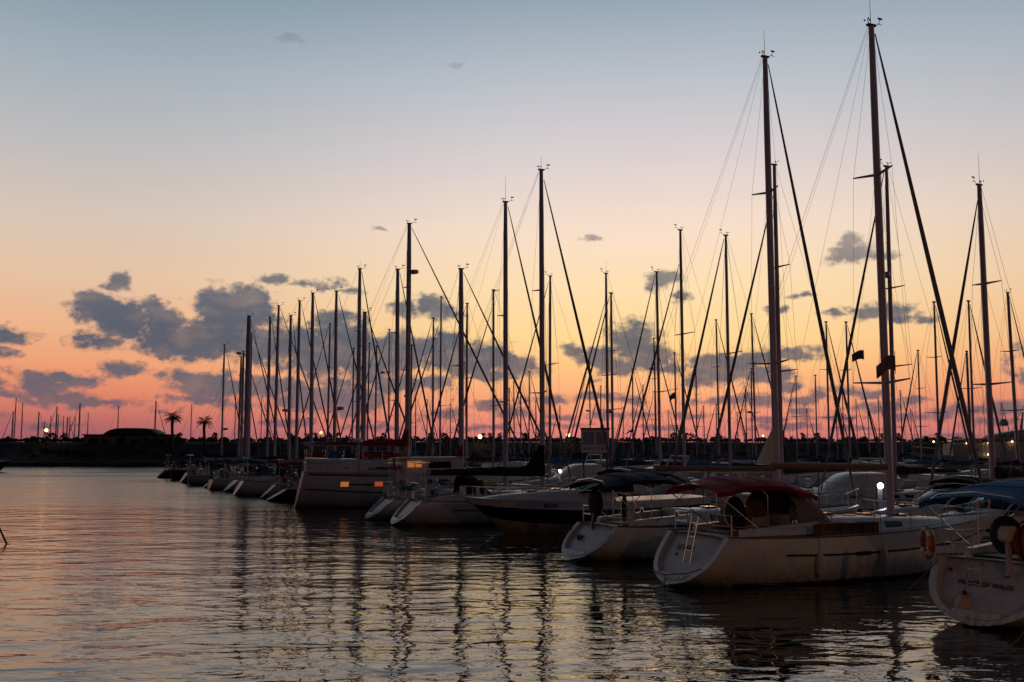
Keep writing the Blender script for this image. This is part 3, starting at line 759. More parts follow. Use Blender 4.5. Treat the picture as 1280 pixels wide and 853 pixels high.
# --- yacht with navy bimini, second from the right in the front row
b2 = front('white sailing yacht with navy bimini and two black round covers at its stern rail', 970, 72, 7.1, 14.0, n=.25, head=R_(26), lod='near', B=3.7, Fs=1.24, Fb=1.6, rs=1.25, tr=.78, antenna=1.2,
           bimini=('navyc', .8, 4.6, 3.0, 1.35), bdrop=(.2, .3), jibr=.08, boomz=1.85, booml=.42, boommat='teak', spreaders=(.31, .69), toe='navy', mast_base=.3)
wheel_cover(b2, 1.35, .35, 2.0, .5, 'blackc'); wheel_cover(b2, 1.9, -.75, 1.85, .48, 'blackc', .6)
m = MB(); m.tube([(1.3, .35, 1.6), (1.15, .3, 1.05)], .05, 6); m.build('outboard_leg', 'black', b2['root'])
w = local(b2, (.86, .62, .5)); bk = thing('bucket', 'blue bucket standing in the stern recess of the navy bimini yacht', 'bucket', w, 0)
m = MB(); m.lathe([(.11, 0), (.15, .3), (.165, .32), (.15, .31), (.1, .03)]); m.build('pail', 'bluep', bk, True); m = MB(); m.torus((0, 0, .3), .15, .008, 'x', 12, 5, 0, pi); m.build('handle', 'steel', bk)
m = MB(); x_, wb_, wt_, z0_, z1_ = b2['cab'](.2)
pk = b2['xm']; zb = b2['h'].sheer(b2['xm'] / 14.0) + 2.05
m.add([(pk - .12, .02, zb), (pk - .95, .16, zb), (pk - .14, .02, zb + 1.45), (pk - .12, -.06, zb), (pk - .95, -.16, zb), (pk - .14, -.06, zb + 1.45)], [(0, 1, 2), (3, 5, 4), (0, 3, 4, 1), (1, 4, 5, 2), (2, 5, 3, 0)])
m.build('mainsail_head', 'sail', b2['root'])

# --- yacht at the right edge with the blue awning
b0 = front('white yacht under a bright blue awning with an outboard motor on its stern rail', 1420, 60, -8.4, 11.2, head=R_(29), n=1.75, lod='near', B=3.7, Fs=1.42, Fb=1.6, rs=.95, tr=.86, lip=.04,
           bimini=('bluec', .2, 4.4, 3.12, 1.45), bdrop=(.2, .02), boomz=1.8, spreaders=(.31, .69), ports=[(.1, .3), (.4, .6)], wheel=True)
name_board(b0, 'PRINCE OF WALES', .84, .17, 'lettering', .12, .001)
ladder(b0, .38, .62, 1.3, .66, .69, .36)
def life_ring(b, p, label, rz):
    e = thing('life_ring', label, 'life ring', local(b, p), rz)
    m = MB(); m.torus((0, 0, 0), .30, .085, 'x', 26, 10); m.build('ring', 'orange', e, True)
    for k in range(4):
        a0 = k * pi / 2 + pi / 4 - .24; m = MB(); m.torus((0, 0, 0), .30, .092, 'x', 5, 10, a0, a0 + .48); m.build('white_band', 'white', e, True)
    m = MB(); m.torus((0, 0, 0), .40, .012, 'x', 24, 5); m.build('grab_line', 'rope', e)
life_ring(b0, (.72, 1.66, 1.72), 'orange and white horseshoe life ring on the stern rail of the blue awning yacht', R_(29) - .55)
ob = thing('outboard_motor', 'grey outboard motor clamped to the stern rail beside the orange bundle', 'outboard motor', local(b0, (.92, -.45, 1.42)), R_(29))
m = MB(); m.loft([[(x * k - .08, y * k, z) for x, y in ((-.24, -.12), (-.2, .13), (.16, .14), (.2, 0), (.16, -.14))] for z, k in ((.50, .8), (.56, 1.), (.74, 1.), (.84, .7))]); m.build('cowling', 'grey', ob, True, 30)
m = MB(); m.box((-.1, 0, .15), (.13, .08, .75)); m.tube([(-.12, 0, -.2), (-.16, 0, -.32)], .06, 8, .03); m.build('leg', 'alu', ob)
m = MB(); m.lathe([(.02, -.02), (.1, 0), (.02, .02)], (-.2, 0, -.3), 10); m.build('propeller', 'black', ob)
m = MB(); m.box((.05, 0, .34), (.1, .26, .22)); m.build('clamp', 'black', ob)
wheel_cover(b0, 1.1, -.22, 2.02, .44, 'navyc', nm='wheel_cover')
ob2 = thing('canvas_bundle', 'orange canvas bundle lashed to the stern rail behind the outboard motor', 'bundle', local(b0, (1.25, -.78, 1.6)), R_(29))
m = MB(); m.sphere((0, 0, .3), .5, 12, .85); m.build('bag', 'orangec', ob2, True); m = MB(); m.torus((0, 0, .3), .51, .02, 'y', 20, 6); m.torus((0, 0, .3), .51, .02, 'x', 20, 6); m.build('lashing', 'blackc', ob2)
bo = thing('buoy_fender', 'round pinkish ball fender hanging inside the stern recess of the blue awning yacht', 'fender', local(b0, (.5, .52, .38)), 0)
m = MB(); m.sphere((0, 0, 0), .24, 14, 1.05); m.build('ball', 'buoyp', bo, True); m = MB(); m.lathe([(.05, .22), (.05, .32), (.02, .34)]); m.tube([(0, 0, .32), (.12, .05, .8)], .01, 5); m.build('eye', 'navy', bo)
m = MB()
for (y, z, r) in ((1.15, 1.12, .05), (-.9, 1.02, .055), (-1.12, .9, .025)): m.lathe([(r, -.01), (r, .01)], (0, 0, 0), 12)
vs = m.v[:]; m.v = [(b0['h'].rs * (([1.12, 1.02, .9][i // 24]) - .04) / b0['h'].Fs + b0['xw'] - .015 + v[2], [1.15, -.9, -1.12][i // 24] + v[0], [1.12, 1.02, .9][i // 24] + v[1]) for i, v in enumerate(vs)]; m.build('vent_hole', 'black', b0['rim'])

fender(b2, .36, -1, 'pale fender amidships on the navy bimini yacht', .5, .12, .6)
# --- the rest of the front row
b3 = front('white yacht with a dark sail cover peaked up its mast and a blue stern drum', 678, 213, 25.2, 13.2, lod='near', n=.2, B=3.7, Fs=1.25, Fb=1.55, rs=1.3, cover='blackc', coverpeak=1.7, coverh=.55, peakwide=True, antenna=.9,
           boomz=1.25, booml=.52, jibr=.085, spreaders=(.3, .62), dodger='blackc', frac=.97, clutter=78, steps=False)
dr = thing('drum', 'blue plastic drum standing on the stern deck beside the dark canvas dodger', 'drum', local(b3, (2.0, -.9, 1.26)), 0)
m = MB(); m.lathe([(.02, 0), (.21, .01), (.22, .06), (.21, .2), (.225, .3), (.21, .4), (.22, .56), (.2, .6), (.02, .61)]); m.build('barrel', 'bluep', dr, True)
m = MB(); m.lathe([(.04, .61), (.04, .65), (.01, .655)], (.1, 0, 0)); m.build('cap', 'black', dr, True)
b4 = front('white yacht with a long whip antenna, its mast just left of the dark peaked cover', 632, 253, 29.6, 12.8, n=.3, lod='near', B=3.5, Fs=1.15, Fb=1.5, rs=1.35, antenna=1.6, spreaders=(.3, .6), cover='navyc', coverh=.35, clutter=77)
b5 = front('yacht with a long red sail cover and rope ratlines on its shrouds', 577, 337, 33.9, 12.4, n=2.5, lod='mid', B=3.9, Fs=1.35, Fb=1.6, cover='red', coverpeak=1.6, coverh=.4, booml=.48, steps=True, clutter=79, spreaders=(.55,), ms=1.3, dodger='teal')
dh = MB(); dh.box((3.3, 0, 2.3), (3.9, 2.5, 2.0), taper=.93); dh = dh.build('deckhouse', 'white', b5['root'])
m = MB(); m.box((2.0, -1.205, 2.95), (.85, .06, .34)); m.build('lit_window', 'lit', dh); m = MB(); m.box((3.6, -1.2, 2.9), (1.4, .06, .4)); m.build('cabin_window', 'glass', dh)
m = MB(); m.box((3.3, 0, 3.33), (4.3, 2.7, .08)); m.build('roof_slab', 'grey', dh)
b6 = front('large high sided grey yacht with two glowing orange portholes and a masthead radar dome', 509, 280, 42.2, 16.5, lod='near', n=-.4, head=R_(14), B=4.8, Fs=2.35, Fb=2.3, rs=.5, tr=.84, lip=-.1, recess=False, hullm='white', panelmat='grey', cabmat='white',
           cover='red', coverpeak=1.2, radar=(.80, .36), spreaders=(.40, .74), cab=(.44, .80), boomz=1.9, booml=.42, ms=1.15, dodger='red', bimini=None)
def aft_cabin(b):
    h = b['h']
    def cab(t):
        T_ = lerp(.02, .42, t); w = h.half(T_) * .84; z0 = h.sheer(T_) - .05
        return (h.L * T_ + (1 - t) ** 2 * .35, w, w * .93, z0, z0 + .95)
    return coachroof('aft_cabin', 'white', b['root'], cab), cab
ac, accab = aft_cabin(b6)
slab_windows(accab, 'glass', ac, [(.16, .27, .38, .72), (.36, .47, .38, .72), (.56, .67, .38, .72)], 'cabin_window')
for (x, y, z, sx_, sy, sz, m_) in ((1.5, -1.2, 3.5, 1.0, .5, .35, 'red'), (2.6, .3, 3.5, .9, .6, .4, 'bluec'), (3.5, -.9, 3.45, .7, .5, .3, 'navyc')):
    m = MB(); m.box((x, y, z), (sx_, sy, sz), taper=.8); m.build('canvas_cover', m_, b6['root'])
for sd in (1, -1):
    m = MB(); pts = []
    for k in range(6):
        x, wb, wt, z0, z1 = accab(k / 5); m.tube([(x, sd * wt * .95, z1 - .05), (x, sd * wt * .95, z1 + .6)], .016, 5); pts.append((x, sd * wt * .95, z1 + .6))
    m.tube(pts, .014, 5); m.tube([(p[0], p[1], p[2] - .3) for p in pts], .008, 4); m.build('guard_rail', 'steel', b6['root'])
h6 = b6['h']
for (x, m_) in ((3.0, 'lit'), (5.3, 'litred')):
    b = MB(); t0, t1 = (x - .27) / h6.L, (x + .27) / h6.L; rg = []
    for t in (t0, t1):
        ua, ub = h6.u_at(t, 1.42), h6.u_at(t, 1.72)
        rg.append([h6.pt(t, ua, -1, .012), h6.pt(t, ub, -1, .012), h6.pt(t, ub, -1, -.04), h6.pt(t, ua, -1, -.04)])
    b.loft(rg); b.build('porthole', m_, b6['hull'])
    b = MB(); rg = []
    P4 = [h6.pt(t, h6.u_at(t, z), -1, .02) for t, z in ((t0 - .002, 1.39), (t1 + .002, 1.39), (t1 + .002, 1.75), (t0 - .002, 1.75))]
    b.tube(P4 + [P4[0]], .022, 5); b.build('porthole_frame', 'alu', b6['hull'])
h6.strip('rubbing_strake', 'navy', b6['hull'], u0=.66, u1=.685, t0=.02, t1=.97, off=.03); h6.strip('rubbing_strake', 'navy', b6['hull'], u0=.955, u1=.985, t0=.02, t1=.97, off=.03)
m = MB(); m.tube([(4.2, -2.0, 1.6), (4.0, -1.9, 4.3)], .05, 8); rp = m.build('radar_pole', 'alu', b6['root']); m = MB(); m.lathe([(.1, -.1), (.3, -.08), (.32, .04), (.2, .12), (.01, .14)], (4.0, -1.9, 4.38)); m.build('radar_dome', 'white', rp, True)
m = MB(); m.box((5.2, 0, 3.5), (2.2, 2.6, .35), taper=.9); m.build('deckhouse', 'red', b6['root'])
FR = [
 (496, 338, 46.2, dict(label='yacht with a thick mast close left of the tall mast with the high radar dome', spreaders=(.38, .7), cover='navyc', ms=1.15)),
 (454, 391, 50.2, dict(label='yacht with a short thick mast wrapped in a red sail cover at its foot', cover='red', coverpeak=1.5, booml=.5, ms=1.4, bimini=('red', .8, 3.4, 2.9, 1.2))),
 (447, 336, 54.0, dict(label='yacht with the tall mast and jib left of the short red covered mast', cover='navyc', jibr=.085, antenna=.8, ms=1.05)),
 (418, 364, 60.0, dict(label='yacht with a radar dome low on a tall mast, over the ketch stern', radar=(.36, .5), cover='teal', wheel=False)),
 (389, 367, 67.0, dict(label='yacht with the thick mast standing just left of the far yellow lamp', cover='navyc', ms=1.15, bimini=('teal', .6, 3.2, 2.8, 1.1))),
 (370, 376, 71.8, dict(label='yacht with a slim mast close beside a slightly lower thick one', cover='blackc')),
 (361, 395, 75.6, dict(label='yacht with the lower thick mast of the close pair, small platform halfway', ms=1.1, cover='navyc', radar=(.38, -.4))),
 (343, 382, 79.6, dict(label='yacht with the right, taller one of two slim masts left of the close pair', cover='teal', bimini=('teal', .4, 3., 2.7, 1.1))),
 (334, 397, 83.6, dict(label='yacht with the left, lower one of two slim masts left of the close pair', cover='blackc')),
 (308, 396, 91.0, dict(label='yacht with the very thick mast and one low spreader near the row end', ms=2.0, spreaders=(.30,), cover='greyc', coverpeak=1.2)),
 (311, 417, 95.4, dict(label='yacht with a short mast half hidden by the very thick mast', cover='navyc')),
 (302, 440, 99.4, dict(label='yacht with a dark lantern shaped radar at the top of a short mast', radar=(.985, -.55), cover='bluec')),
 (298, 446, 103.4, dict(label='yacht with the shortest slim mast beside the lantern topped one', cover='navyc')),
 (277, 431, 109.5, dict(label='yacht last at the far left row end, slim mast with a small low dome', cover='blackc', spreaders=(.5,), radar=(.30, .45), ms=.8)),
]
k = 0
for px, top, s, o in FR:
    lab = o.pop('label'); k += 1
    rv = random.Random(k * 13)
    front(lab, px, top, s, rv.uniform(10.2, 12.8), n=rv.uniform(-.9, 1.6), head=R_(rv.uniform(16, 25)), lod='mid', group='sailing yachts moored stern-to in the front row', B=rv.uniform(3.1, 3.7), Fs=rv.uniform(.85, 1.2), Fb=rv.uniform(1.4, 1.7), rs=rv.choice((.25, .7, 1.1, 1.5, -.15)),
          tr=rv.uniform(.6, .84), hullm=rv.choice(('white', 'cream', 'grey', 'white', 'navy')), recess=rv.random() < .5, cabh=rv.uniform(.38, .7), clutter=k, boot='navy' if k % 2 else 'redpaint', stripemat=('navy', 'redpaint', 'bluep')[k % 3],
          **{**dict(spreaders=((.36, .7), (.52,), (.3, .55, .8))[k % 3], dodger=rv.choice(('navyc', 'greyc', None, 'blackc', 'teal'))), **o})

for b in (b2, b0, b3, b4):
    h = b['h']
    for sd in (1, -1):
        a_ = Vector((h.rs + .1, sd * h.half(0) * .9, h.sheer(0) + .04)); c_ = Vector((-2.2, sd * (h.half(0) + .5), -.1))
        m = MB(); m.tube([a_.lerp(c_, k / 8) + Vector((0, 0, -.35 * sin(pi * k / 8))) for k in range(9)], .013, 5); m.build('mooring_line', 'rope', b['root'])
# ---------------------------------------------------------------- rows behind
P1 = O + NV * 7.5; ROW = {2: 17., 3: 47., 4: 64., 5: 94.}
def on_row(px, row):
    r = (px - 640) / F * cos(PITCH); a = P1 + NV * ROW[row]
    s = (a.x - a.y * r) / (-U.x + U.y * r); return a + U * s
used = {}
def moored(label, px, top, row, lod='far', d=None, **o):
    q = on_row(px, row) if d is None else Vector((gx(px, d), d))
    hd = HEAD + (pi if row in (2, 4) else 0) + rnd.uniform(-.03, .03)
    H = gh(top, q.y); Lh = max(7.5, min(13.5, H * .66)); tm = .58
    org = q - Vector((cos(hd), sin(hd))) * Lh * tm
    kk = int(px)
    dd = dict(B=min(3.3, Lh * .3), Fs=.9 + Lh * .03, Fb=1.1 + Lh * .035, hullm='white' if kk % 5 else 'cream', cover=('navyc', 'blackc', 'greyc', 'bluec', 'navyc', 'teal')[kk % 6], spreaders=(.36, .68) if H > 14 else (.5,), ms=.9)
    dd.update(o)
    return yacht('sailing_yacht', label, loc=org, head=hd, Lh=Lh, H=H, tm=tm, lod=lod, **dd)
G2 = 'sailing yachts lying bow-on behind the front row'; G3 = 'sailing yachts in the far rows'
r2 = [
 (1239, 232, None, 'yacht with a tall thick whip antenna mast near the right edge, jib slanting left', dict(lod='mid', antenna=1.6, ms=1.3, cover='blackc', coverh=.6, jibr=.09, frac=.95)),
 (1117, 210, None, 'yacht with a big radar dome on a mast right behind the tallest mast', dict(lod='mid', radar=(.66, .4), ms=.95, spreaders=(.38, .62), jibr=.08)),
 (976, 207, 55, 'yacht whose mast shows just right of the navy bimini yacht mast', dict(lod='mid', ms=1.0, frac=.9, jibr=.08)),
 (912, 295, None, 'yacht with a long dark jib slanting left from its mast, left of the pale sail', dict(lod='mid', jibr=.09, spreaders=(.52,))),
 (855, 288, None, 'yacht with a straight tall mast and single spreader right of the small dark cloud', dict(lod='mid', spreaders=(.58,), frac=.86, cover='bluec')),
 (825, 340, 75, 'yacht with a tall mast standing in front of the small dark cloud', dict(lod='mid', spreaders=(.42,), cover='navyc')),
 (760, 342, None, 'yacht with the taller of two close masts right behind the white sign board', dict(lod='mid', antenna=1., spreaders=(.5,), frac=.85)),
 (766, 367, 86, 'yacht with the shorter of two close masts behind the white sign board', dict(radar=(.35, .3))),
 (687, 346, None, 'yacht with a mast just right of the peaked dark cover mast, jib slanting left', dict(lod='mid', frac=.97, spreaders=(.55,))),
 (617, 363, None, 'yacht with a flat T shaped masthead, right of the pale far lamp', dict(spreaders=(.36, .995), frac=.9)),
 (583, 380, None, 'yacht with the shorter mast immediately right of the ratline mast', dict(spreaders=(.55,))),
 (550, 372, 110, 'yacht with a pointed thin topmast between the radar dome mast and the ratline mast', dict(ms=.7, frac=.85)),
 (541, 398, 116, 'yacht with a capped straight mast left of the pointed thin topmast', dict()),
 (513, 432, 121, 'yacht with a low mast and small dome right of the high radar mast', dict(radar=(.58, .6))),
 (486, 412, 127, 'yacht with a thin pointed mast left of the thick crosstree mast', dict(ms=.7)),
 (469, 433, 132, 'yacht with a radar platform high on a short mast right of the red covered one', dict(radar=(.78, -.9))),
 (459, 430, 137, 'yacht with a short mast hidden close behind the red covered one', dict(ms=.8)),
 (440, 436, 142, 'yacht with a short slim mast seen left of the tall jib mast', dict(ms=.8)),
 (409, 405, 148, 'yacht with a medium mast just left of the low radar dome mast', dict()),
]
for px, top, d, lab, o in r2: moored(lab, px, top, 2, d=d, group=G2, **o)
far = [ # px, top, row, distance or None, label
 (1272, 366, 3, None, 'yacht whose thick mast stands furthest right, at the picture edge', dict(ms=1.25, lod='mid')),
 (1217, 377, 3, None, 'yacht with a slim capped mast just left of the thick whip antenna mast', dict(spreaders=(.5,))),
 (1213, 440, 4, None, 'yacht with a short stout mast rising beside the motor yacht dome', dict(ms=1.4)),
 (1173, 378, 3, None, 'yacht with a slightly leaning mast over the bow of the motor yacht', dict()),
 (1151, 439, 4, None, 'yacht with a thin mast just left of the motor yacht bow', dict()),
 (1128, 489, 5, 149, 'yacht with a small low mast just right of the tallest mast', dict()),
 (1087, 507, 5, None, 'yacht with a tiny mast halfway between the pennant and the tallest mast', dict()),
 (1062, 403, 3, None, 'yacht with a dark mast flying a small pennant, left of the tallest mast', dict()),
 (1055, 481, 5, 164, 'yacht with a small mast directly left of the pennant mast', dict()),
 (1047, 490, 5, 158, 'yacht with the tiny mast between two tall ones, left of the pennant', dict()),
 (1036, 403, 3, 101, 'yacht with a clean slim mast left of the pennant mast', dict()),
 (1021, 470, 4, None, 'yacht with a bare short mast without spreaders, right of the crosstree mast', dict(jib=False, spreaders=())),
 (996, 471, 4, 129, 'yacht with a short mast and wide crosstree, right of the pale sail', dict(spreaders=(.55,), spw=1.3)),
 (945, 393, 3, 108, 'yacht with a slim tall mast left of the pale sail', dict()),
 (940, 462, 4, None, 'yacht with a short domed mast left of the slim tall one by the pale sail', dict(radar=(.55, .4))),
 (934, 484, 5, 174, 'yacht with the lowest mast of the three left of the pale sail', dict()),
 (899, 401, 3, None, 'yacht with a medium mast left of the long slanting dark jib', dict()),
 (896, 506, 4, 146, 'yacht with a tiny mast close to the medium mast left of the dark jib', dict()),
 (881, 508, 4, 152, 'yacht with the tiny mast midway below the big grey cloud', dict()),
 (871, 453, 4, 141, 'yacht with a thin mast right of the straight tall mast with one spreader', dict()),
 (846, 442, 3, 122, 'yacht with a thin mast carrying a small flag left of the straight tall mast', dict()),
 (821, 424, 3, 128, 'yacht with a round radar on its mast, left of the small dark cloud mast', dict(radar=(.76, -.5))),
 (819, 490, 4, 160, 'yacht with a tiny mast close left of the mast by the small dark cloud', dict()),
 (804, 482, 4, 166, 'yacht with a tiny mast right of the dark triangular flag', dict()),
 (791, 462, 3, 135, 'yacht with a thin mast and a dark triangular flag at its foot', dict()),
 (751, 483, 4, None, 'yacht with the shorter mast standing over the white sign board', dict()),
 (738, 452, 4, 172, 'yacht with the taller mast standing over the white sign board', dict(radar=(.5, .5))),
 (670, 502, 3, 146, 'yacht with the smallest mast just left of the dark peaked cover', dict()),
 (661, 465, 3, 152, 'yacht with the tallest thin mast just left of the peaked cover mast', dict()),
 (651, 478, 3, 158, 'yacht with the thin mast second to the left of the peaked cover mast', dict()),
 (643, 478, 3, 165, 'yacht with the thin mast third to the left of the peaked cover mast', dict()),
 (637, 486, 3, 172, 'yacht with the thin mast touching the whip antenna mast', dict()),
 (519, 495, 3, 184, 'yacht with a tiny thin mast right of the big radar dome mast', dict(ms=.8)),
 (533, 500, 3, 178, 'yacht with a tiny thin mast between the high radar mast and the capped mast', dict(ms=.8)),
 (563, 506, 3, 180, 'yacht with a tiny thin mast left of the ratlines', dict(ms=.8)),
 (700, 508, 4, 184, 'yacht with a tiny mast left of the lamp by the sign board', dict(ms=.8)),
 (780, 510, 4, 186, 'yacht with a tiny mast right of the pair behind the sign board', dict(ms=.8)),
 (836, 514, 5, 188, 'yacht with a tiny mast between the radar mast and the flag mast', dict(ms=.8)),
 (922, 516, 5, 190, 'yacht with a tiny mast low between the long dark jib and its neighbour', dict(ms=.8)),
 (1010, 512, 5, 182, 'yacht with a tiny mast between the crosstree mast and the bare short mast', dict(ms=.8)),
 (1072, 500, 5, 176, 'yacht with a tiny thin mast between the pennant mast and the lowest one', dict(ms=.8)),
 (1100, 498, 5, 170, 'yacht with a tiny thin mast just left of the tallest mast', dict(ms=.8)),
 (1140, 512, 5, 178, 'yacht with a tiny thin mast left of the motor yacht, by its bow lamp', dict(ms=.8)),
 (1255, 505, 5, 166, 'yacht with a tiny mast behind the motor yacht, right of the whip antenna mast', dict(ms=.8)),
 (293, 493, 3, 222, 'yacht with a thin far mast left of the very thick mast, beyond the breakwater', dict(ms=.8)),
 (326, 496, 3, 250, 'yacht with a thin far mast right of the very thick mast, beyond the breakwater', dict(ms=.8)),
]
for px, top, row, d, lab, o in far: moored(lab, px, top, row, d=d, group=G3, **o)
left = [(14, 515, 262), (17.3, 498, 248), (26, 504, 270), (47, 516, 252), (54.5, 527, 264), (62.5, 521, 254), (69, 509, 274), (71.5, 519, 244), (78, 521, 262), (83, 522, 250), (86, 521, 278), (92.5, 522, 258), (97.8, 505, 246), (109, 517, 266), (146, 508, 272), (193, 502, 250), (238, 506, 258)]
ordn = ['leftmost', 'second', 'third', 'fourth', 'fifth', 'sixth', 'seventh', 'eighth', 'ninth', 'tenth', 'eleventh', 'twelfth', 'thirteenth', 'fourteenth']
for i, (px, top, d) in enumerate(left):
    if i < 14: lab = 'yacht with a bare mast beyond the breakwater, %s from the left in the picture' % ordn[i]
    else: lab = ['yacht whose bare mast rises straight above the domed roof', 'yacht whose bare mast stands between the domed building and the left palm', 'yacht whose bare mast stands between the two palms'][i - 14]
    moored(lab, px, top, 3 if i % 2 else 4, d=d, group='sailing yachts beyond the breakwater', ms=.9 + .5 * ((i * 7) % 3 == 0), jib=(i % 3 == 0), cover=None)

# ---------------------------------------------------------------- motor boats
def motorboat(label, org, hd, Lh, B, Fs, Fb, group=None, hullm='cream', bands=True, cabin='open', canopym='blackc', name='motorboat', reg=None, cath=.9):
    root = thing(name, label, 'motorboat', (org.x, org.y, 0), hd, group)
    h = Hull(Lh, B, Fs, Fb, -.15, Lh * .17, .93, -.15)
    hu = h.hull(hullm, root, 7); h.deck('white', root); h.transom(root, hullm, hullm, False)
    if bands:
        h.strip('dark_band', 'navy', hu, u0=.60, u1=.86, t0=.0, t1=.995, off=.01); h.strip('white_band', 'white', hu, u0=.86, u1=1.0, t0=.0, t1=.998, off=.014)
    else: h.strip('dark_band', 'navy', hu, u0=.86, u1=.92, off=.01)
    c0, c1 = .42, .93
    def cab(t):
        T_ = lerp(c0, c1, t); w = h.half(T_) * lerp(.86, .6, t); z0 = h.sheer(T_) - .03
        return (Lh * T_, w, w * .7, z0, z0 + .52 * (1 - t ** 2.2) + .02)
    cb = coachroof('foredeck', 'white', root, cab)
    if cabin == 'open':
        def ws(t):
            T_ = lerp(.34, .56, t); w = h.half(.4) * lerp(.86, .7, t); z0 = h.sheer(.4) + .40
            return (Lh * T_, w, w * .82, z0, z0 + cath * (1 - t) ** .7 + .02)
        sc_ = coachroof('windshield', 'glass', root, ws, 5)
        b = MB()
        for sd in (1, -1):
            pts = [(ws(k / 5)[0], sd * (ws(k / 5)[2] + .05), ws(k / 5)[4]) for k in range(6)]; b.tube(pts, .03, 6)
        x, wb, wt, z0, z1 = ws(0); b.tube([(x, wt, z1), (x, 0, z1 + .05), (x, -wt, z1)], .03, 6); b.build('windshield_frame', 'white', sc_)
        canopy('canopy', canopym, root, Lh * .08, Lh * .36, h.half(.3) * .86, Fs + cath + .55, drop=(.25, .1))
        canopy_frame(root, 'canopy_frame', [(Lh * .12, Lh * .12), (Lh * .24, Lh * .33)], h.half(.3) * .84, Fs + cath + .5, Fs)
    else:
        def up(t):
            T_ = lerp(.18, .62, t); w = h.half(.4) * lerp(.84, .62, t); z0 = h.sheer(.4) + .02
            return (Lh * T_, w, w * .86, z0, z0 + 1.55 * (1 - .72 * max(0, (t - .45) / .55) ** 1.2))
        u_ = coachroof('cabin', 'white', root, up, 8)
        slab_windows(up, 'glass', u_, [(.05, .24, .45, .82), (.28, .46, .45, .82), (.5, .8, .3, .78)], 'cabin_window')
        b = MB(); b.tube([(Lh * .2, h.half(.3) * .7, Fs + 1.6), (Lh * .16, h.half(.3) * .7, Fs + 2.25), (Lh * .16, -h.half(.3) * .7, Fs + 2.25), (Lh * .2, -h.half(.3) * .7, Fs + 1.6)], .05, 6); b.build('radar_arch', 'white', root)
    b = MB()
    for sd in (1, -1):
        pts = []
        for t in (.5, .6, .7, .8, .88, .95):
            q = h.pt(t, 1, sd); b.tube([q, q + Vector((.05, -sd * .05, .5))], .014, 5); pts.append(q + Vector((.05, -sd * .05, .5)))
        pts.append(Vector((Lh + .05, 0, h.sheer(1.) + .52))); b.tube(pts, .017, 5)
    b.build('bow_rail', 'steel', root)
    for k in range(3):
        x, wb, wt, z0, z1 = cab(.2 + .2 * k); b = MB(); b.box((x, 0, z1 + .07), (.5, .5, .05), taper=.9); b.build('hatch', 'glass', cb)
    if reg:
        t0 = reg[1]; q0, q1 = h.pt(t0, .93, -1 if reg[2] < 0 else 1, .02), h.pt(t0 - .01, .93, reg[2], .02)
        d = (q1 - q0).normalized(); zax = (h.pt(t0, 1., reg[2], .02) - h.pt(t0, .88, reg[2], .02)).normalized(); nx = d.cross(zax).normalized()
        fr = Matrix.Translation(q0 + nx * .012 - zax * .09) @ Matrix((d, zax, nx)).transposed().to_4x4()
        text_mesh(reg[0], .26, 'registration', 'lettering', root, fr, .006)
    return dict(root=root, h=h)
hdm = HEAD + pi - .02
tip = Vector((gx(580, 46.5), 46.5)); Lm = 12.6
org = tip - Vector((cos(hdm), sin(hdm))) * Lm
mb = motorboat('white motorboat with a navy band, cream bottom and dark registration letters, bow pointing left', org, hdm, Lm, 3.6, 1.55, 1.72, bands=True, hullm='tan', cabin='open', canopym='navyc', reg=('BG341', .70, 1), cath=.75)
for px, d, lab, cabn, Lx, hd_, nm in ((1165, 43, 'motorboat with a raked windshield and dark canopy behind the maroon bimini yacht bow', 'open', 8.5, HEAD + pi, 'motorboat'),
                         (1042, 52, 'small white cabin cruiser with dark windows behind the maroon bimini', 'cabin', 8.5, HEAD + pi, 'cabin_cruiser'),
                         (800, 66, 'white cabin cruiser with a pale hard top showing above the navy bimini', 'cabin', 9.5, HEAD + pi, 'cabin_cruiser'),
                         (706, 76, 'white cabin cruiser with a rounded pale roof next to the left dock lamp', 'cabin', 8.0, HEAD + pi, 'cabin_cruiser'),
                         (1236, 39.5, 'low white motorboat close behind the blue awning with a rounded pale bow', 'open', 7.5, HEAD + pi, 'motorboat')):
    q = Vector((gx(px, d), d)) - Vector((cos(hd_), sin(hd_))) * Lx * .5
    motorboat(lab, q, hd_, Lx, 2.9, 1.15, 1.45, 'motorboats behind the front row', 'white', False, cabn, 'blackc', nm)
# motorboat bow entering at the left edge
hdl = R_(8); tip = Vector((gx(14, 158), 158)); motorboat('small dark motorboat with a white waterline stripe, only its bow showing at the left edge', tip - Vector((cos(hdl), sin(hdl))) * 9, hdl, 9., 3., 1.3, 1.7, None, 'navy', False, 'open', 'blackc')
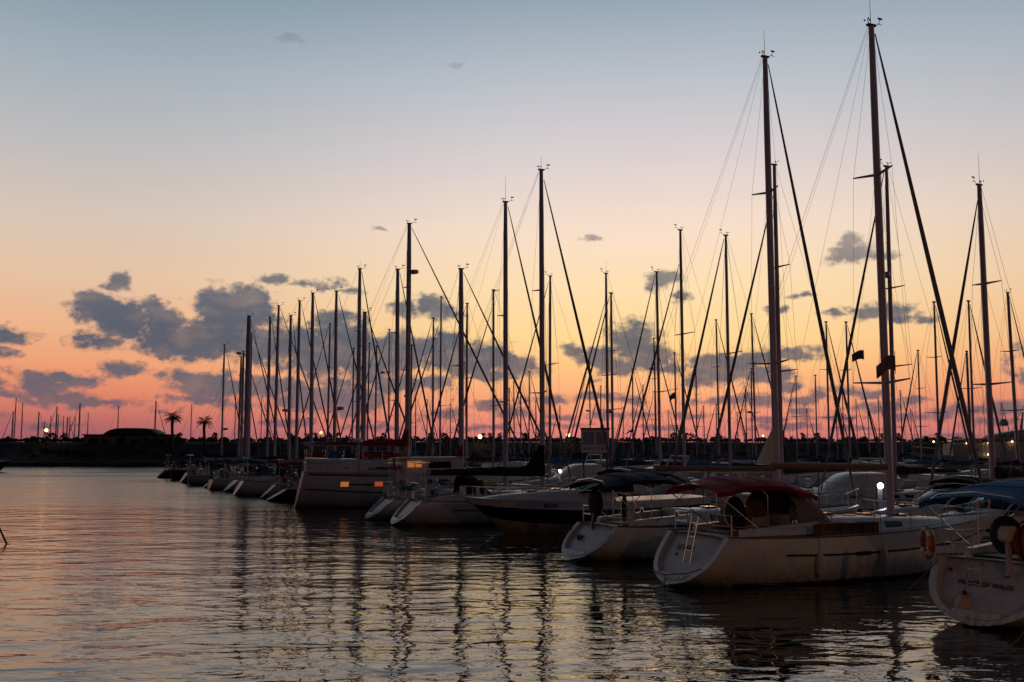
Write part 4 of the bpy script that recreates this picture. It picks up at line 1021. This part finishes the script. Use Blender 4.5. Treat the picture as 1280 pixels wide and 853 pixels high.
# long motor yacht with lit windows, far right
def motor_yacht():
    hd = R_(184); org = Vector((76.5, 137)); root = thing('motor_yacht', 'long two deck motor yacht with lit windows and two dark domes, far right', 'motor yacht', (org.x, org.y, 0), hd)
    h = Hull(23., 5.6, 2.2, 3.2, -.2, 3.2, .92, -.2); hu = h.hull('white', root); h.deck('teak', root); h.transom(root, 'white', 'white', False)
    h.strip('dark_band', 'navy', hu, u0=.8, u1=.86, off=.02)
    def c1(t): T_ = lerp(.06, .76, t); return (23 * T_, 2.35 - .9 * t ** 3, 2.2 - .9 * t ** 3, 2.15 + .4 * t * t, 4.75 - .5 * t ** 3)
    a = coachroof('main_cabin', 'grey', root, c1)
    for k in range(7):
        t = .08 + k * .115; slab_windows(c1, 'lity' if k in (2, 3, 5) else 'glass', a, [(t, t + .075, .50, .80)], 'cabin_window')
    b = MB(); b.box((8.6, 0, 4.92), (15.4, 5.0, .22)); b.build('upper_deck', 'grey', root)
    def c2(t): T_ = lerp(.2, .5, t); return (23 * T_, 1.9 - .5 * t ** 2, 1.7 - .5 * t ** 2, 5.02, 6.35 - .9 * t ** 2)
    w = coachroof('wheelhouse', 'grey', root, c2); slab_windows(c2, 'lity', w, [(.1, .45, .45, .8)], 'cabin_window'); slab_windows(c2, 'glass', w, [(.5, .85, .35, .75)], 'cabin_window')
    for x, z, r in ((9.4, 6.9, .62), (4.2, 5.9, .75)):
        b = MB(); b.lathe([(r * .5, -r * .6), (r * .95, -r * .4), (r, 0), (r * .8, r * .6), (r * .4, r * .92), (.02, r)], (x, 0, z + .2)); b.build('satellite_dome', 'grey', root, True)
    b = MB(); b.tube([(7.0, 0, 6.2), (6.6, 0, 8.6)], .22, 8, .12); b.tube([(6.8, -1.2, 7.6), (6.8, 1.2, 7.6)], .05, 6); b.build('radar_mast', 'grey', root)
    for k, (x, z) in enumerate(((20.2, 4.6), (15.6, 4.4), (13.1, 4.4), (9.8, 4.6), (6.0, 4.62), (3.2, 4.6), (13.2, 2.9))):
        b = MB(); b.sphere((x, 2.5 - (.9 if x > 15 else 0), z), .12, 8); b.build('deck_lamp', 'lamps', root, True)
    b = MB(); pts = []
    for t in (.5, .62, .74, .84, .92, .98): q = h.pt(t, 1, 1); pts.append(q + Vector((0, -.1, .8))); b.tube([q, q + Vector((0, -.1, .8))], .025, 5)
    b.tube(pts, .03, 5); b.build('bow_rail', 'steel', root)
motor_yacht()

# ---------------------------------------------------------------- things on and round the boats
ky = Vector(local(b4, (5.8, -1.45, 1.9))); ke = thing('kayak', 'yellow kayak lashed along the rail in front of the dark boom cover', 'kayak', ky, HEAD)
m = MB(); m.loft([[(x, .32 * w * cos(a), .04 + .16 * w * sin(a) + .12 * (abs(x) / 1.9) ** 3) for a in [2 * pi * j / 10 for j in range(10)]] for x, w in ((-1.95, .05), (-1.6, .35), (-1., .78), (0, 1.), (1., .8), (1.6, .38), (1.95, .05))]); m.build('shell', 'yellow', ke, True)
m = MB(); m.torus((0, 0, .19), .28, .03, 'z', 16, 6); m.build('cockpit_rim', 'black', ke)
def dock_lamp(px, py, Y, label):
    z = gh(py, Y); t = thing('dock_lamp', label, 'lamp', (gx(px, Y), Y, .72), 0, 'white lamps on the pier')
    m = MB(); m.box((0, .12, (z - .72) / 2), (.2, .2, z - .72)); m.box((0, .12, .06), (.34, .34, .12)); m.build('pedestal', 'greyc', t)
    m = MB(); m.sphere((0, -.06, z - .70), .13, 10); m.build('lamp', 'lampw', t, True)
    l = bpy.data.lights.new('dock_lamp_light', 'POINT'); l.energy = 9; l.color = (.85, .85, 1.); l.shadow_soft_size = .12
    lo = bpy.data.objects.new('dock_lamp_light', l); C.objects.link(lo); lo.parent = t; lo.location = (0, -.3, z - .72)
dock_lamp(1098, 608, 43.5, 'bright white lamp on a pier post just left of the tallest mast foot'); dock_lamp(699.5, 590, 67.7, 'bright white lamp on a pier post left of the sign board'); dock_lamp(443.5, 576.5, 104, 'bright white lamp on the pier behind the ketch rail')
def far_lamp(px, py, Y, r, label, m_='lamps'):
    z = gh(py, Y); z0 = 3.7 if Y > 190 else .72; t = thing('street_lamp', label, 'street lamp', (gx(px, Y), Y, z0), 0, 'street lamps along the breakwater')
    m = MB(); m.lathe([(.12, 0), (.06, .4), (.05, z - z0 - r)]); m.build('pole', 'black', t, True); m = MB(); m.sphere((0, 0, z - z0), r, 10); m.build('lamp_globe', m_, t, True)
far_lamp(57, 538, 204, .33, 'yellow street lamp on the breakwater, leftmost in the picture'); far_lamp(401, 541, 204, .3, 'yellow street lamp on the breakwater behind the tall thick masts', 'lampo')
far_lamp(600, 546, 204, .42, 'bright pale street lamp on the breakwater, right of the ratline mast'); far_lamp(710.5, 544, 204, .36, 'yellow street lamp low between two crossing jibs, left of the sign board'); far_lamp(954, 545, 204, .2, 'small street lamp beside the pale sail')
# sign board on the pier
sp = Vector((gx(744, 64.3), 64.3)); sg = thing('sign_board', 'white sign board with two dark pictures standing on posts on the pier', 'sign', (sp.x, sp.y, .72), 0)
m = MB(); m.box((0, 0, 3.66), (1.82, .08, 1.5)); m.build('board', 'sign', sg)
m = MB(); m.box((0, -.01, 4.45), (1.9, .14, .12)); m.build('top_rail', 'black', sg)
for x in (-.42, .42):
    m = MB(); m.box((x, -.05, 3.85), (.7, .02, .8)); m.build('picture', 'signdark', sg)
for k in range(7):
    m = MB(); m.box((-.66 + .22 * k, -.05, 3.18), (.13 if k != 3 else .05, .016, .16)); m.build('print_mark', 'signdark', sg)
for x in (-.75, .75):
    m = MB(); m.box((x, .07, 1.5), (.1, .1, 3.0)); m.build('post', 'black', sg)
# flags
def flag(px, py, Y, w, hgt, label, droop=.2, m_='flag', pend=False):
    t = thing('flag', label, 'flag', (gx(px, Y), Y, gh(py, Y)), 0)
    m = MB(); n = 9
    for y in (0, .012):
        vs = []
        for i in range(n):
            s = i / (n - 1); k = (1 - .75 * s) if pend else 1 - .15 * s
            for v in (1, 0): vs.append((-w * s, .07 * sin(s * 7) + y, -droop * s * s - hgt * (.5 if pend else 1) * (1 - v) * k - (hgt * .25 * s if pend else 0) + .05 * sin(s * 5)))
        m.add(vs, [(2 * i, 2 * i + 2, 2 * i + 3, 2 * i + 1) for i in range(n - 1)])
    m.build('cloth', m_, t, True); m = MB(); m.tube([(0, 0, .15), (0, 0, -hgt - .1)], .012, 5); m.build('halyard', 'wire', t)
flag(1084, 438, 95.5, 1.15, .9, 'small pale pennant flying under the crosstree left of the tallest mast', .35)
flag(1123, 445, 33.2, .62, .5, 'dark drooping flag wound against the tallest mast below its lower spreader', .3)
flag(845, 491, 121, .7, .8, 'dark flag on the thin mast left of the straight tall one', .4); flag(792, 537, 134, 1.0, .8, 'dark triangular flag low on a thin mast right of the sign board', .3, pend=True)
# mooring pole at the left edge
pp = thing('mooring_pole', 'thin dark pole slanting out of the water at the left edge', 'pole', (gx(11, 42.3) + .22, 42.3, 0), 0)
m = MB(); m.tube([(.12, 0, -.4), (-.36, -.1, .62), (-.9, -.2, 1.75)], .045, 8, .035); m.build('shaft', 'wood', pp); m = MB(); m.torus((-.02, 0, -.02), .07, .03, 'z', 12, 6); m.build('collar', 'rubber', pp)
# two small rowing boats by the far bank
for px, lab in ((67, 'small dark rowing boat under the far bank, on the left'), (153, 'small dark rowing boat under the far bank, below the domed building')):
    t = thing('rowing_boat', lab, 'rowing boat', (gx(px, 192) - 1.1, 192.5, 0), R_(4), 'rowing boats under the far bank')
    h = Hull(2.4, 1.1, .4, .5, 0, .25, .8, -.1); h.hull('black', t, 5)
    m = MB()
    for x in (.7, 1.4): m.box((x, 0, .3), (.22, .95, .04))
    m.build('thwart', 'wood', t); h.transom(t, 'black', 'black', False)

# ---------------------------------------------------------------- far bank: building and palms
def dome_building():
    Y = 206; x0, x1 = gx(105, Y), gx(211, Y); root = thing('domed_building', 'long ochre building with a low dark domed roof on the breakwater', 'building', ((x0 + x1) / 2, Y, 3.3), 0); w = x1 - x0
    zt = gh(544.5, Y) - 3.3; m = MB(); m.box((0, 3, zt / 2), (w, 6, zt)); wl = m.build('wall', 'plaster', root)
    m = MB(); m.box((0, 2.9, zt + .12), (w + .7, 6.8, .26)); m.build('roof_slab', 'roof', root)
    a, b_ = gx(128, Y) - (x0 + x1) / 2, gx(196, Y) - (x0 + x1) / 2; pk = gh(535.2, Y) - 3.3
    m = MB(); rg = []
    for y in (-.2, .0, 5.8, 6.0):
        k = 1 if 0 <= y <= 5.8 else .94
        rg.append([((a + b_) / 2 + (b_ - a) / 2 * k * q, y, zt + .26 + (pk - zt - .26) * k * (1 - abs(q) ** 4)) for q in [-1 + 2 * j / 16 for j in range(17)]] + [((a + b_) / 2, y, zt + .24)])
    m.loft(rg); m.build('roof', 'roof', root, True, 40)
    for k in range(6):
        x = -w / 2 + w * (k + .5) / 6; m = MB(); m.box((x, -.03, zt * .5), (1.25, .1, 1.15)); wi = m.build('window', 'glass', wl)
        m = MB()
        for dx in (-.66, .66): m.box((x + dx, -.05, zt * .5), (.08, .14, 1.3))
        m.box((x, -.05, zt * .5 + .62), (1.4, .14, .08)); m.box((x, -.05, zt * .5 - .62), (1.4, .16, .1)); m.build('window_frame', 'roof', wi)
dome_building()
def palm(px, top, Y, label, seed, n):
    r = random.Random(seed); zt = gh(top, Y); zc = zt - 1.3; z0 = 3.5; t = thing('palm_tree', label, 'palm tree', (gx(px, Y), Y, z0), 0, 'palm trees on the breakwater'); hh = zc - z0
    m = MB(); m.tube([(.1 * sin(k * .9), 0, hh * k / 7) for k in range(8)], [.42, .34, .30, .29, .28, .28, .33, .26], 9); m.build('trunk', 'trunk', t, True)
    m = MB()
    for k in range(n):
        a = 2 * pi * k / n + r.uniform(-.2, .2); e = r.uniform(-.15, 1.35); ln = r.uniform(1.9, 2.7); p = Vector((0, 0, hh)); pts = [p.copy()]; ee = e
        for i in range(8):
            p = p + Vector((cos(a) * cos(ee), sin(a) * cos(ee), sin(ee))) * ln / 8; ee -= .08 + .045 * i; pts.append(p.copy())
        m.tube(pts, .035, 4, .012)
        sdv = Vector((-sin(a), cos(a), 0))
        for i in range(1, 9):
            d = (pts[i] - pts[i - 1]).normalized()
            for f_ in (0, .5):
                q = pts[i - 1].lerp(pts[i], f_); l = .62 * sin(pi * min(.97, (i - .3) / 9 + .08)) + .12
                for sd in (1, -1):
                    e_ = q + (sdv * sd * .8 + d * .55 + Vector((0, 0, -.35 + r.uniform(-.15, .15)))) * l
                    m.add([q - d * .05, e_, q + d * .05], [(0, 1, 2)])
    m.build('crown', 'palm', t)
palm(215, 515.5, 203, 'left and bushier of two palm trees on the breakwater right of the domed building', 4, 34); palm(255, 520.5, 204, 'right and sparser of two palm trees on the breakwater', 9, 22)
